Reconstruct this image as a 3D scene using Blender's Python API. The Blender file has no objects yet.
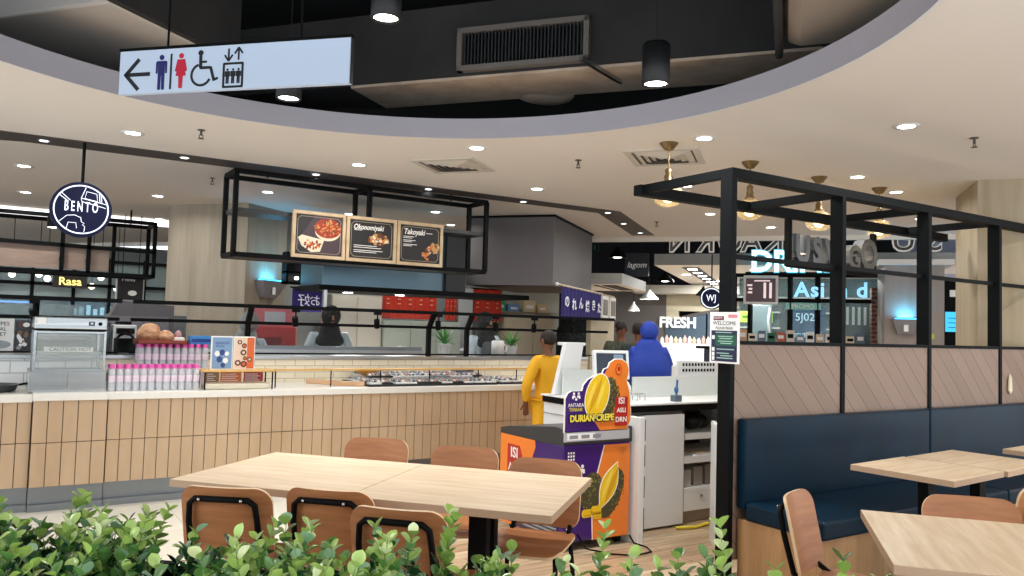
import bpy, math, random
from mathutils import Vector, Matrix
random.seed(7)
S = bpy.context.scene
COL = S.collection
PI = math.pi
# ------------------------------------------------------------------ camera, world, exposure
cam = bpy.data.cameras.new('camera'); camo = bpy.data.objects.new('camera', cam); COL.objects.link(camo)
YAW, PITCH, ROLL = 0.997040, 0.049391, 0.028728
f0 = Vector((math.cos(YAW), math.sin(YAW), 0)); r0 = Vector((math.sin(YAW), -math.cos(YAW), 0)); u0 = Vector((0, 0, 1))
FW = math.cos(PITCH) * f0 + math.sin(PITCH) * u0; UP = -math.sin(PITCH) * f0 + math.cos(PITCH) * u0
RT = math.cos(ROLL) * r0 + math.sin(ROLL) * UP; UU = -math.sin(ROLL) * r0 + math.cos(ROLL) * UP
camo.matrix_world = Matrix(((RT.x, UU.x, -FW.x, 0), (RT.y, UU.y, -FW.y, 0), (RT.z, UU.z, -FW.z, 1.5), (0, 0, 0, 1)))
cam.sensor_width = 36; cam.lens = 791.39 / 1024 * 36; cam.clip_start = .05; cam.clip_end = 200
S.camera = camo
W = bpy.data.worlds.new('world'); S.world = W; W.use_nodes = True
W.node_tree.nodes['Background'].inputs[0].default_value = (.86, .93, 1, 1)
W.node_tree.nodes['Background'].inputs[1].default_value = 2.35
S.view_settings.view_transform = 'Standard'; S.view_settings.look = 'None'
S.view_settings.exposure = 0.0; S.view_settings.gamma = 1; S.view_settings.use_curve_mapping = False
S.cycles.use_denoising = True; S.cycles.max_bounces = 8; S.cycles.diffuse_bounces = 4; S.cycles.glossy_bounces = 3
S.cycles.transmission_bounces = 6; S.cycles.transparent_max_bounces = 12; S.cycles.sample_clamp_indirect = 6
S.cycles.caustics_reflective = False; S.cycles.caustics_refractive = False
LAMP = 10.0      # watts of one ceiling downlight
CEIL = 3.0
TH = math.atan2(.613, .79)                       # the building's second axis, turned from the stall's
AX = Vector((math.cos(TH), math.sin(TH), 0)); BX = Vector((-math.sin(TH), math.cos(TH), 0))
def AB(a, b, z=0): p = AX * a + BX * b; return Vector((p.x, p.y, z))

# ------------------------------------------------------------------ materials
def lin(h):
    h = h.lstrip('#'); c = [int(h[i:i + 2], 16) / 255 for i in (0, 2, 4)]
    return tuple(x / 12.92 if x <= .04045 else ((x + .055) / 1.055) ** 2.4 for x in c) + (1,)
MATS = {}
def M(name, hexc='#888888', rough=.5, metal=0, emit=0, alpha=1, trans=0, spec=.5, ior=1.45):
    if name in MATS: return MATS[name]
    m = bpy.data.materials.new(name); m.use_nodes = True
    b = m.node_tree.nodes['Principled BSDF']
    b.inputs['Base Color'].default_value = lin(hexc); b.inputs['Roughness'].default_value = rough
    b.inputs['Metallic'].default_value = metal; b.inputs['Specular IOR Level'].default_value = spec
    if emit:
        b.inputs['Emission Color'].default_value = lin(hexc); b.inputs['Emission Strength'].default_value = emit
    if trans: b.inputs['Transmission Weight'].default_value = trans; b.inputs['IOR'].default_value = ior
    if alpha < 1: b.inputs['Alpha'].default_value = alpha
    MATS[name] = m; return m
def nt(m): return m.node_tree.nodes, m.node_tree.links
def grain(name, c1, c2, scale=(2, 30, 30), rough=.45, amount=1, detail=4, coord='Object', rot=0, spec=.4):
    m = M(name, c1, rough, spec=spec); n, l = nt(m); b = n['Principled BSDF']
    tc = n.new('ShaderNodeTexCoord'); mp = n.new('ShaderNodeMapping'); mp.inputs['Scale'].default_value = scale
    mp.inputs['Rotation'].default_value = (0, 0, rot)
    nz = n.new('ShaderNodeTexNoise'); nz.inputs['Scale'].default_value = 1; nz.inputs['Detail'].default_value = detail
    nz.inputs['Roughness'].default_value = .6
    cr = n.new('ShaderNodeValToRGB'); cr.color_ramp.elements[0].position = .3; cr.color_ramp.elements[1].position = .7
    cr.color_ramp.elements[0].color = lin(c2); cr.color_ramp.elements[1].color = lin(c1)
    l.new(tc.outputs[coord], mp.inputs[0]); l.new(mp.outputs[0], nz.inputs['Vector']); l.new(nz.outputs['Fac'], cr.inputs[0])
    l.new(cr.outputs[0], b.inputs['Base Color']); return m
def planks(name, c1, c2, cl, n3, g3, width, rough=.5, lw=.035):
    """boards running across n3, grain along g3, dark joints"""
    m = M(name, c1, rough); n, l = nt(m); b = n['Principled BSDF']
    tc = n.new('ShaderNodeTexCoord')
    d = n.new('ShaderNodeVectorMath'); d.operation = 'DOT_PRODUCT'; d.inputs[1].default_value = Vector(n3) / width
    g = n.new('ShaderNodeVectorMath'); g.operation = 'DOT_PRODUCT'; g.inputs[1].default_value = Vector(g3)
    l.new(tc.outputs['Object'], d.inputs[0]); l.new(tc.outputs['Object'], g.inputs[0])
    fl = n.new('ShaderNodeMath'); fl.operation = 'FLOOR'; fr = n.new('ShaderNodeMath'); fr.operation = 'FRACT'
    l.new(d.outputs['Value'], fl.inputs[0]); l.new(d.outputs['Value'], fr.inputs[0])
    wn = n.new('ShaderNodeTexWhiteNoise'); wn.noise_dimensions = '1D'; l.new(fl.outputs[0], wn.inputs['W'])
    cb = n.new('ShaderNodeCombineXYZ'); m1 = n.new('ShaderNodeMath'); m1.operation = 'MULTIPLY'; m1.inputs[1].default_value = 6
    l.new(d.outputs['Value'], m1.inputs[0]); l.new(m1.outputs[0], cb.inputs[0]); 
    m2 = n.new('ShaderNodeMath'); m2.operation = 'MULTIPLY'; m2.inputs[1].default_value = 2.5; l.new(g.outputs['Value'], m2.inputs[0]); l.new(m2.outputs[0], cb.inputs[1])
    m4 = n.new('ShaderNodeMath'); m4.operation = 'MULTIPLY'; m4.inputs[1].default_value = 7; l.new(fl.outputs[0], m4.inputs[0]); l.new(m4.outputs[0], cb.inputs[2])
    nz = n.new('ShaderNodeTexNoise'); nz.inputs['Scale'].default_value = 1; nz.inputs['Detail'].default_value = 4; l.new(cb.outputs[0], nz.inputs['Vector'])
    ad = n.new('ShaderNodeMath'); ad.operation = 'MULTIPLY_ADD'; ad.inputs[1].default_value = .45; l.new(wn.outputs['Value'], ad.inputs[0])
    m3 = n.new('ShaderNodeMath'); m3.operation = 'MULTIPLY'; m3.inputs[1].default_value = .6; l.new(nz.outputs['Fac'], m3.inputs[0]); l.new(m3.outputs[0], ad.inputs[2])
    mx = n.new('ShaderNodeMix'); mx.data_type = 'RGBA'; mx.inputs[6].default_value = lin(c2); mx.inputs[7].default_value = lin(c1); l.new(ad.outputs[0], mx.inputs[0])
    lt = n.new('ShaderNodeMath'); lt.operation = 'LESS_THAN'; lt.inputs[1].default_value = lw; l.new(fr.outputs[0], lt.inputs[0])
    m5 = n.new('ShaderNodeMix'); m5.data_type = 'RGBA'; m5.inputs[7].default_value = lin(cl); l.new(lt.outputs[0], m5.inputs[0]); l.new(mx.outputs[2], m5.inputs[6])
    l.new(m5.outputs[2], b.inputs['Base Color']); return m
def bricks(name, c1, c2, mortar, bw, bh, ms=.01, off=.5, rough=.4, plane='xy', rot=0, grainy=0):
    m = M(name, c1, rough); n, l = nt(m); b = n['Principled BSDF']
    tc = n.new('ShaderNodeTexCoord'); mp = n.new('ShaderNodeMapping'); mp.inputs['Rotation'].default_value = (0, 0, rot)
    if plane == 'xz':
        sp = n.new('ShaderNodeSeparateXYZ'); cb = n.new('ShaderNodeCombineXYZ'); l.new(tc.outputs['Object'], sp.inputs[0])
        l.new(sp.outputs['X'], cb.inputs[0]); l.new(sp.outputs['Z'], cb.inputs[1]); l.new(cb.outputs[0], mp.inputs[0])
    else: l.new(tc.outputs['Object'], mp.inputs[0])
    bt = n.new('ShaderNodeTexBrick'); bt.offset = off; bt.inputs['Scale'].default_value = 1
    bt.inputs['Color1'].default_value = lin(c1); bt.inputs['Color2'].default_value = lin(c2); bt.inputs['Mortar'].default_value = lin(mortar)
    bt.inputs['Mortar Size'].default_value = ms; bt.inputs['Brick Width'].default_value = bw; bt.inputs['Row Height'].default_value = bh
    l.new(mp.outputs[0], bt.inputs['Vector'])
    if grainy:
        mq = n.new('ShaderNodeMapping'); mq.inputs['Scale'].default_value = (1.3, 22, 1); l.new(mp.outputs[0], mq.inputs[0])
        nz = n.new('ShaderNodeTexNoise'); nz.inputs['Scale'].default_value = 1.5; nz.inputs['Detail'].default_value = 5; l.new(mq.outputs[0], nz.inputs['Vector'])
        mx = n.new('ShaderNodeMix'); mx.data_type = 'RGBA'; mx.blend_type = 'MULTIPLY'; mx.inputs[0].default_value = grainy
        cr = n.new('ShaderNodeValToRGB'); cr.color_ramp.elements[0].position = .35; cr.color_ramp.elements[1].position = .62
        cr.color_ramp.elements[0].color = (.45, .38, .3, 1); cr.color_ramp.elements[1].color = (1, 1, 1, 1)
        l.new(nz.outputs['Fac'], cr.inputs[0]); l.new(cr.outputs[0], mx.inputs[7]); l.new(bt.outputs['Color'], mx.inputs[6]); l.new(mx.outputs[2], b.inputs['Base Color'])
    else: l.new(bt.outputs['Color'], b.inputs['Base Color'])
    return m
def glassy(name, hexc='#ffffff', alpha=.12, rough=.05):
    m = M(name, hexc, rough, alpha=alpha); return m

# ------------------------------------------------------------------ mesh building
class MB:
    def __init__(s): s.v = []; s.f = []; s.m = []; s.sm = []; s.mats = []
    def mi(s, mat):
        if mat not in s.mats: s.mats.append(mat)
        return s.mats.index(mat)
    def add(s, vs, fs, mat, smooth=False, X=None):
        o = len(s.v); k = s.mi(mat)
        s.v += [tuple(X @ Vector(v)) if X else tuple(v) for v in vs]
        for f in fs: s.f.append(tuple(i + o for i in f)); s.m.append(k); s.sm.append(smooth)
        return s
    def box(s, x0, x1, y0, y1, z0, z1, mat, X=None):
        v = [(x, y, z) for z in (z0, z1) for y in (y0, y1) for x in (x0, x1)]
        return s.add(v, [(0, 2, 3, 1), (4, 5, 7, 6), (0, 1, 5, 4), (2, 6, 7, 3), (0, 4, 6, 2), (1, 3, 7, 5)], mat, X=X)
    def bar(s, p, q, w, h, mat, up=(0, 0, 1)):
        p, q = Vector(p), Vector(q); d = (q - p).normalized(); up = Vector(up)
        if abs(d.dot(up)) > .98: up = Vector((0, 1, 0))
        a = d.cross(up).normalized(); c = a.cross(d)
        v = [e + a * (sx * w / 2) + c * (sy * h / 2) for e in (p, q) for sx, sy in ((-1, -1), (1, -1), (1, 1), (-1, 1))]
        return s.add(v, [(0, 3, 2, 1), (4, 5, 6, 7), (0, 1, 5, 4), (1, 2, 6, 5), (2, 3, 7, 6), (3, 0, 4, 7)], mat)
    def tube(s, pts, r, mat, n=8, X=None, closed=False):
        P = [Vector(p) for p in pts]; R = r if isinstance(r, (list, tuple)) else [r] * len(P)
        vs = []; L = len(P); a = None
        for i, p in enumerate(P):
            if closed: d = (P[(i + 1) % L] - P[i - 1])
            else: d = (P[min(i + 1, L - 1)] - P[max(i - 1, 0)])
            d = d.normalized() if d.length > 1e-9 else Vector((0, 0, 1))
            if a is None:
                t = Vector((0, 0, 1)) if abs(d.z) < .9 else Vector((1, 0, 0)); a = d.cross(t).normalized()
            else:
                a = a - d * a.dot(d); a = a.normalized() if a.length > 1e-6 else d.orthogonal().normalized()
            b = d.cross(a)
            for k in range(n):
                t = 2 * PI * k / n; vs.append(p + (a * math.cos(t) + b * math.sin(t)) * R[i])
        fs = []
        for i in range(L if closed else L - 1):
            j = (i + 1) % L
            for k in range(n): fs.append((i * n + k, i * n + (k + 1) % n, j * n + (k + 1) % n, j * n + k))
        if not closed: fs += [tuple(range(n))[::-1], tuple((L - 1) * n + k for k in range(n))]
        return s.add(vs, fs, mat, True, X)
    def cyl(s, p, q, r, mat, r2=None, n=16, smooth=True):
        p, q = Vector(p), Vector(q); r2 = r if r2 is None else r2; d = (q - p).normalized()
        a = d.cross(Vector((0, 0, 1)) if abs(d.z) < .9 else Vector((1, 0, 0))).normalized(); b = d.cross(a)
        vs = [e + (a * math.cos(2 * PI * k / n) + b * math.sin(2 * PI * k / n)) * R for e, R in ((p, r), (q, r2)) for k in range(n)]
        s.add(vs, [(k, (k + 1) % n, n + (k + 1) % n, n + k) for k in range(n)], mat, smooth)
        return s.add(vs, [tuple(range(n))[::-1], tuple(range(n, 2 * n))], mat)
    def lathe(s, prof, c, mat, n=20, X=None, cap=True):
        c = Vector(c); vs = [(c.x + r * math.cos(2 * PI * k / n), c.y + r * math.sin(2 * PI * k / n), c.z + z) for r, z in prof for k in range(n)]
        fs = [(i * n + k, i * n + (k + 1) % n, (i + 1) * n + (k + 1) % n, (i + 1) * n + k) for i in range(len(prof) - 1) for k in range(n)]
        s.add(vs, fs, mat, True, X)
        if cap: s.add(vs, [tuple(range(n))[::-1], tuple((len(prof) - 1) * n + k for k in range(n))], mat, False, X)
        return s
    def ball(s, c, r, mat, n=12, m=8, X=None):
        rx, ry, rz = r if isinstance(r, (tuple, list)) else (r, r, r); c = Vector(c)
        vs = [(c.x, c.y, c.z - rz)]
        for i in range(1, m):
            t = -PI / 2 + PI * i / m
            vs += [(c.x + rx * math.cos(t) * math.cos(2 * PI * k / n), c.y + ry * math.cos(t) * math.sin(2 * PI * k / n), c.z + rz * math.sin(t)) for k in range(n)]
        vs.append((c.x, c.y, c.z + rz)); e = len(vs) - 1; fs = []
        for k in range(n):
            k2 = (k + 1) % n; fs.append((0, 1 + k2, 1 + k)); fs.append((e, 1 + (m - 2) * n + k, 1 + (m - 2) * n + k2))
            for i in range(m - 2): fs.append((1 + i * n + k, 1 + i * n + k2, 1 + (i + 1) * n + k2, 1 + (i + 1) * n + k))
        return s.add(vs, fs, mat, True, X)
    def prism(s, poly, o, u, v, d, mat, smooth=False):
        """polygon (u,v coords) at o, thickness d along u x v"""
        o, u, v = Vector(o), Vector(u), Vector(v); n = u.cross(v).normalized(); L = len(poly)
        A = sum(poly[i][0] * poly[(i + 1) % L][1] - poly[(i + 1) % L][0] * poly[i][1] for i in range(L))
        if A < 0: poly = poly[::-1]
        vs = [o + u * p[0] + v * p[1] for p in poly] + [o + u * p[0] + v * p[1] + n * d for p in poly]
        s.add(vs, [tuple(range(L))[::-1], tuple(range(L, 2 * L))], mat)
        return s.add(vs, [(i, (i + 1) % L, L + (i + 1) % L, L + i) for i in range(L)], mat, smooth)
    def text(s, txt, o, u, v, size, mat, d=.002, align='CENTER', bold=0, sx=1, shear=0):
        me = text_mesh(txt, size, d / 2, align, bold, sx, shear); u, v = Vector(u), Vector(v); n = u.cross(v).normalized(); o = Vector(o)
        X = Matrix(((u.x, v.x, n.x, o.x), (u.y, v.y, n.y, o.y), (u.z, v.z, n.z, o.z), (0, 0, 0, 1)))
        return s.add(me[0], me[1], mat, X=X @ Matrix.Translation((0, 0, d / 2)))
TXT = {}
def text_mesh(txt, size, ext, align, bold, sx, shear):
    key = (txt, size, ext, align, bold, sx, shear)
    if key not in TXT:
        c = bpy.data.curves.new('t', 'FONT'); c.body = txt; c.size = size; c.extrude = ext; c.align_x = align; c.align_y = 'CENTER'; c.offset = bold; c.shear = shear
        c.resolution_u = 3
        o = bpy.data.objects.new('t', c); COL.objects.link(o); bpy.context.view_layer.update()
        me = bpy.data.meshes.new_from_object(o.evaluated_get(bpy.context.evaluated_depsgraph_get()))
        TXT[key] = ([(v.co.x * sx, v.co.y, v.co.z) for v in me.vertices], [tuple(p.vertices) for p in me.polygons])
        bpy.data.objects.remove(o); bpy.data.curves.remove(c); bpy.data.meshes.remove(me)
    return TXT[key]
def obj(name, mb, parent=None, loc=None, rotz=0, bev=0, world=True, label=None, stuff=False, wn=False):
    """link a mesh; world=True: vertices are in world space and are moved into the parent's frame"""
    me = bpy.data.meshes.new(name)
    vs = mb.v
    if parent is not None and world:
        inv = parent.matrix_basis.inverted() if parent.parent is None else (parent.parent.matrix_basis @ parent.matrix_basis).inverted()
        vs = [tuple(inv @ Vector(v)) for v in vs]
    elif parent is None and loc is not None and world:
        inv = (Matrix.Translation(loc) @ Matrix.Rotation(rotz, 4, 'Z')).inverted(); vs = [tuple(inv @ Vector(v)) for v in vs]
    me.from_pydata(vs, [], mb.f)
    for m in mb.mats: me.materials.append(m)
    me.polygons.foreach_set('material_index', mb.m); me.polygons.foreach_set('use_smooth', mb.sm); me.update()
    o = bpy.data.objects.new(name, me); COL.objects.link(o)
    if parent is not None: o.parent = parent
    elif loc is not None: o.location = loc; o.rotation_euler = (0, 0, rotz)
    if bev:
        b = o.modifiers.new('edge', 'BEVEL'); b.width = bev; b.segments = 2; b.limit_method = 'ANGLE'; b.angle_limit = .7
    if label: o['label'] = label
    if stuff: o['kind'] = 'stuff'
    return o
def thing(name, label, cat, loc=(0, 0, 0), rotz=0, group=None):
    o = bpy.data.objects.new(name, None); COL.objects.link(o); o.empty_display_size = .1
    o.location = loc; o.rotation_euler = (0, 0, rotz); o.matrix_basis = Matrix.Translation(loc) @ Matrix.Rotation(rotz, 4, 'Z')
    o['label'] = label; o['category'] = cat
    if group: o['group'] = group
    return o
def tag(o, label, cat, group=None):
    o['label'] = label; o['category'] = cat
    if group: o['group'] = group
    return o
def struct(name, mb, **k):
    o = obj(name, mb, **k); o['kind'] = 'structure'; return o
def dup(root, loc, rotz, label=None, group=None):
    r = root.copy(); COL.objects.link(r); r.location = loc; r.rotation_euler = (0, 0, rotz)
    if label: r['label'] = label
    if group: r['group'] = group
    for ch in list(root.children):
        c = ch.copy(); COL.objects.link(c); c.parent = r
        for g in ch.children:
            e = g.copy(); COL.objects.link(e); e.parent = c
    return r
def lamp(parent, z, power, r=.05, color=(1, .985, .96), spread=PI * .9, loc=(0, 0)):
    l = bpy.data.lights.new('lamp', 'AREA'); l.shape = 'DISK'; l.size = r * 2; l.energy = power; l.color = color; l.spread = spread
    o = bpy.data.objects.new('lamp', l); COL.objects.link(o); o.parent = parent; o.location = (loc[0], loc[1], z); return o
def rrect(w, h, r, n=5, x=0, y=0):
    p = []
    for cx, cy, a in ((w / 2 - r, h / 2 - r, 0), (-w / 2 + r, h / 2 - r, PI / 2), (-w / 2 + r, -h / 2 + r, PI), (w / 2 - r, -h / 2 + r, 1.5 * PI)):
        p += [(x + cx + r * math.cos(a + PI / 2 * k / n), y + cy + r * math.sin(a + PI / 2 * k / n)) for k in range(n + 1)]
    return p
def ell(cx, cy, rx, ry, n=24, rot=0):
    return [(cx + rx * math.cos(t) * math.cos(rot) - ry * math.sin(t) * math.sin(rot), cy + rx * math.cos(t) * math.sin(rot) + ry * math.sin(t) * math.cos(rot)) for t in (2 * PI * k / n for k in range(n))]
X3, Y3, Z3 = Vector((1, 0, 0)), Vector((0, 1, 0)), Vector((0, 0, 1))
ORD = 'first second third fourth fifth sixth seventh eighth ninth tenth eleventh twelfth thirteenth fourteenth fifteenth sixteenth'.split()

# common materials
BLACK = M('black_steel', '#0a0b0c', .6, spec=.12); DARK = M('dark_void', '#101113', .9); WHITE = M('white_laminate', '#e6e8e8', .35)
STEEL = M('stainless', '#b9bcbd', .28, 1); CHROME = M('chrome', '#dddddd', .15, 1); BLUEST = M('blue_steel', '#647a86', .3, .9)
OAK = grain('oak_top', '#e0ccb0', '#c6ab88', (2.2, 26, 20), .38); OAKEDGE = M('oak_edge', '#b99d82', .5)
PLY = grain('brown_ply', '#b97f54', '#99643f', (3, 3, 26), .38); PLYEDGE = M('ply_edge', '#e0c29a', .5)
GLASS = glassy('clear_glass', '#6b7878', .045); LIGHTW = M('lamp_white', '#fffdf6', emit=14)
PAPER = M('paper_white', '#f4f4f2', .6)
# ------------------------------------------------------------------ the setting
FLOORW = bricks('plank_floor', '#d3bd9d', '#b79877', '#86705a', 1.3, .15, .004, .45, .35, grainy=.75)
FLOORT = bricks('pale_tile', '#dcd8ca', '#d5d0c1', '#bdb8aa', .6, .6, .004, 0, .25)
CEILM = grain('ceiling_paint', '#f0eae3', '#ebe5dd', (.25, .25, .25), .85, spec=.2)
m = MB(); m.add([(-1.2, 1.2, 0), (.6, -.4, 0), (3.0, -1.2, 0), (30, -1.2, 0), (30, 26, 0), (-6, 26, 0), (-6, 6, 0)], [(0, 1, 2, 3, 4, 5, 6)], FLOORW); struct('floor', m)
m = MB(); m.add([(-6, 5.25, .004), (2.55, 5.25, .004), (2.75, 5.6, .004), (3.35, 5.9, .004), (3.35, 7.6, .004), (-6, 7.6, .004)], [(0, 1, 2, 3, 4, 5)], FLOORT); struct('floor_tile_apron', m)
# ceiling with the round opening
RC, RR = Vector((1.433, 3.498)), 2.582
N = 96
ring = [(RC.x + RR * math.cos(2 * PI * k / N), RC.y + RR * math.sin(2 * PI * k / N)) for k in range(N)]
AF = 12.64
def outer(t):          # from ring centre out to the ceiling's border
    d = Vector((math.cos(t), math.sin(t))); best = 60
    for nx, ny, c in ((AX.x, AX.y, AF), (-1, 0, 9), (0, -1, 7), (BX.x, BX.y, 22), (-BX.x, -BX.y, 12)):
        k = nx * d.x + ny * d.y
        if k > 1e-6: best = min(best, (c - (nx * RC.x + ny * RC.y)) / k)
    return RC + d * best
out = [outer(2 * PI * k / N) for k in range(N)]
m = MB(); vs = [(p[0], p[1], CEIL) for p in ring] + [(p.x, p.y, CEIL) for p in out] + [(p[0], p[1], CEIL + .15) for p in ring] + [(p.x, p.y, CEIL + .15) for p in out]
m.add(vs, [(k, N + k, N + (k + 1) % N, (k + 1) % N) for k in range(N)], CEILM)
m.add(vs, [(2 * N + k, 2 * N + (k + 1) % N, 3 * N + (k + 1) % N, 3 * N + k) for k in range(N)], DARK)
m.add(vs, [(N + k, 3 * N + k, 3 * N + (k + 1) % N, N + (k + 1) % N) for k in range(N)], CEILM)
struct('ceiling', m)
m = MB(); RB = M('ring_band', '#aeaab2', .6)
ri = [(RC.x + (RR - .02) * math.cos(2 * PI * k / N), RC.y + (RR - .02) * math.sin(2 * PI * k / N)) for k in range(N)]
vs = [(p[0], p[1], z) for z in (CEIL - .003, CEIL + .155) for p in ri] + [(p[0], p[1], z) for z in (CEIL - .003, CEIL + .155) for p in ring]
m.add(vs, [(k, N + k, N + (k + 1) % N, (k + 1) % N) for k in range(N)], RB, True)
m.add(vs, [(k, (k + 1) % N, 2 * N + (k + 1) % N, 2 * N + k) for k in range(N)] + [(N + k, 3 * N + k, 3 * N + (k + 1) % N, N + (k + 1) % N) for k in range(N)], WHITE)
struct('trim_ceiling_ring', m)
m = MB(); m.box(-8, 30, -6, 28, 4.4, 4.5, M('plenum_black', '#0c0c0e', .95)); struct('ceiling_upper', m)
# dark inset strip with small lamps above the counter, turning the stall's corner
STRIP = M('strip_dark', '#453e3c', .6)
m = MB(); z0, z1 = CEIL - .006, CEIL + .01
def flat(mb, pts, z0, z1, mat): mb.prism(pts, (0, 0, z0), X3, Y3, z1 - z0, mat)
flat(m, [(-.9, 8.35), (-.63, 8.35), (.09, 8.09), (6.39, 7.9), (8.3, 9.4), (8.53, 9.14), (6.53, 7.63), (.075, 7.73)], z0, z1, STRIP)
flat(m, [(-4, 7.95), (-4, 8.35), (.085, 8.1), (.078, 7.73)], z0 + .001, z1, STRIP)
struct('trim_ceiling_strip', m)
# upper void: far fascia, walls
DK2 = M('far_dark', '#15151a', .9)
m = MB(); 
def abbox(mb, a0, a1, b0, b1, z0, z1, mat):
    p = [AB(a, b) for a, b in ((a0, b0), (a1, b0), (a1, b1), (a0, b1))]
    v = [(q.x, q.y, z) for z in (z0, z1) for q in p]
    return mb.add(v, [(3, 2, 1, 0), (4, 5, 6, 7), (0, 1, 5, 4), (1, 2, 6, 5), (2, 3, 7, 6), (3, 0, 4, 7)], mat)
abbox(m, 26, 26.2, -16, 24, 0, 4.4, DK2); struct('wall_far', m)
m = MB(); abbox(m, 12.6, 12.66, -12, 22, CEIL - .07, CEIL, M('fascia_white', '#f1ece2', .6)); struct('trim_ceiling_edge', m)
m = MB(); m.box(-9, 3.4, 19, 19.2, 0, CEIL, M('left_back', '#9aa3a3', .8)); struct('wall_left_back', m)
m = MB(); m.box(3.0, 8.6, 11.7, 11.85, 0, CEIL, M('kitchen_wall', '#aab0ac', .6)); struct('wall_kitchen', m)
# wood-clad pillars
PILW = grain('pillar_wood', '#a69b88', '#8f8472', (9, 9, .7), .55)
COLW = grain('column_wood', '#b7a98f', '#a08f73', (7, 7, .5), .55)
m = MB(); abbox(m, 8.43, 9.28, 6.58, 7.85, 0, CEIL, PILW); m.box(0, .001, 0, .001, 0, .01, PILW); o = struct('pillar_stall', m)
m = MB(); abbox(m, 8.36, 9.39, -2.72, -1.655, 0, CEIL, COLW); struct('column_booth', m)
# bulkhead of the stall's right corner
BULK = M('bulkhead_grey', '#625d5d', .6)
m = MB(); abbox(m, 9.97, 12.1, 2.93, 4.16, 2.06, CEIL - .002, BULK); abbox(m, 9.95, 12.12, 2.91, 4.18, CEIL - .03, CEIL - .002, BLACK)
struct('wall_bulkhead', m)

# ------------------------------------------------------------------ lamps in the ceiling
def downlight_proto():
    t = thing('ceiling_downlight', 'x', 'ceiling light', (0, 0, CEIL))
    m = MB(); m.lathe([(.058, -.004), (.085, -.006), (.088, 0), (.088, .003)], (0, 0, 0), WHITE, 24, cap=False); obj('trim_ring', m, t, world=False)
    m = MB(); m.cyl((0, 0, -.004), (0, 0, .0), .062, LIGHTW, n=24); obj('lens', m, t, world=False)
    lamp(t, -.012, LAMP, .06); return t
dl = downlight_proto()
DL = [(.138, 9.457, 'ceiling downlight behind the round blue hanging sign, far left'), (.846, 7.1, 'bright ceiling downlight just right of the hanging sign rod'),
      (1.58, 10.6, 'ceiling downlight left of the wood-clad pillar, nearer of two'), (2.0, 13.1, 'ceiling downlight left of the wood-clad pillar, farther of two'),
      (2.57, 9.31, 'ceiling downlight seen through the black menu frame above the pillar'), (2.8, 7.08, 'ceiling downlight before the dark strip, left of the square vent'),
      (3.31, 5.73, 'ceiling downlight right beside the square vent above the menu frame'), (4.81, 7.0, 'ceiling downlight between menu frame and hanging lamps, alone'),
      (4.0, 10.4, 'ceiling downlight behind the middle menu board'), (4.8, 9.35, 'ceiling downlight above the right menu board inside the frame'),
      (4.5, 4.29, 'ceiling downlight directly over the partition corner and its vent'), (5.32, 3.15, 'ceiling downlight alone on the blank ceiling at upper right'),
      (6.69, 4.44, 'ceiling downlight between the two right-hand pendant canopies'), (7.67, 4.65, 'ceiling downlight beside the wooden column top'),
      (5.86, 5.83, 'ceiling downlight seen just above the left hanging bulb'), (7.47, 7.0, 'ceiling downlight left of the partition corner post, low in view')]
DL += [(.2, 11.5, 'extra downlight over the far left stall, low and left of the round sign'), (2.4, 11.6, 'extra ceiling downlight behind the top of the wood-clad pillar'), (9.6, 5.5, 'extra ceiling downlight seen just left of the third partition post'),  # extra lamps added for more light, apart from the last entry
       (9.0, 7.3, 'extra ceiling downlight seen between the first and second partition posts, low'), (5.6, 10.4, 'extra ceiling downlight over the kitchen behind the right end of the menu frame'), (.6, 13.6, 'ceiling downlight peeking out at the left edge of the round sign')]
hid = [(-1.6, 7.1), (-2.2, 4.5), (-2.0, 1.5), (.8, -.8), (2.9, .3), (5.2, 1.2), (7.2, 2.3), (3.4, -2.2), (6.4, -1.2), (-1, -2.5), (8.8, 1.5), (10.8, 4.0), (-1.0, 10.2), (-1.8, 13.0)]
for i, (x, y, l) in enumerate(DL):
    o = dl if i == 0 else dup(dl, (x, y, CEIL), 0); o.location = (x, y, CEIL); o['label'] = l; o['group'] = 'ceiling downlights'
for i, (x, y) in enumerate(hid): o = dup(dl, (x, y, CEIL), 0, 'round white ceiling downlight outside the photographed view', 'unseen ceiling downlights')
# small lamps set in the dark strip
t = thing('strip_spotlight', 'x', 'ceiling light', (0, 0, CEIL - .006))
m = MB(); m.cyl((0, 0, -.004), (0, 0, 0), .05, STEEL, n=18); obj('bezel', m, t, world=False)
m = MB(); m.cyl((0, 0, -.007), (0, 0, -.003), .035, M('strip_lens', '#eef2f2', emit=2.5), n=16); obj('lens', m, t, world=False)
lamp(t, -.012, 5, .03)
for i, (x, y, l) in enumerate(((.25, 7.9, 'over the hanging blue sign'), (1.38, 7.83, 'left of the black menu frame'), (2.63, 7.8, 'over the left menu board'), (3.9, 7.79, 'over the right menu board'),
        (5.16, 7.79, 'above the grey bulkhead corner'), (6.45, 7.78, 'at the bend of the strip'), (7.28, 8.43, 'on the short arm of the strip'), (8.15, 9.05, 'at the far end of the strip'))):
    o = t if i == 0 else dup(t, (x, y, CEIL - .006), 0); o.location = (x, y, CEIL - .006); o['label'] = 'small spotlight set in the dark ceiling strip ' + l; o['group'] = 'spotlights in the dark ceiling strip'
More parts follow.
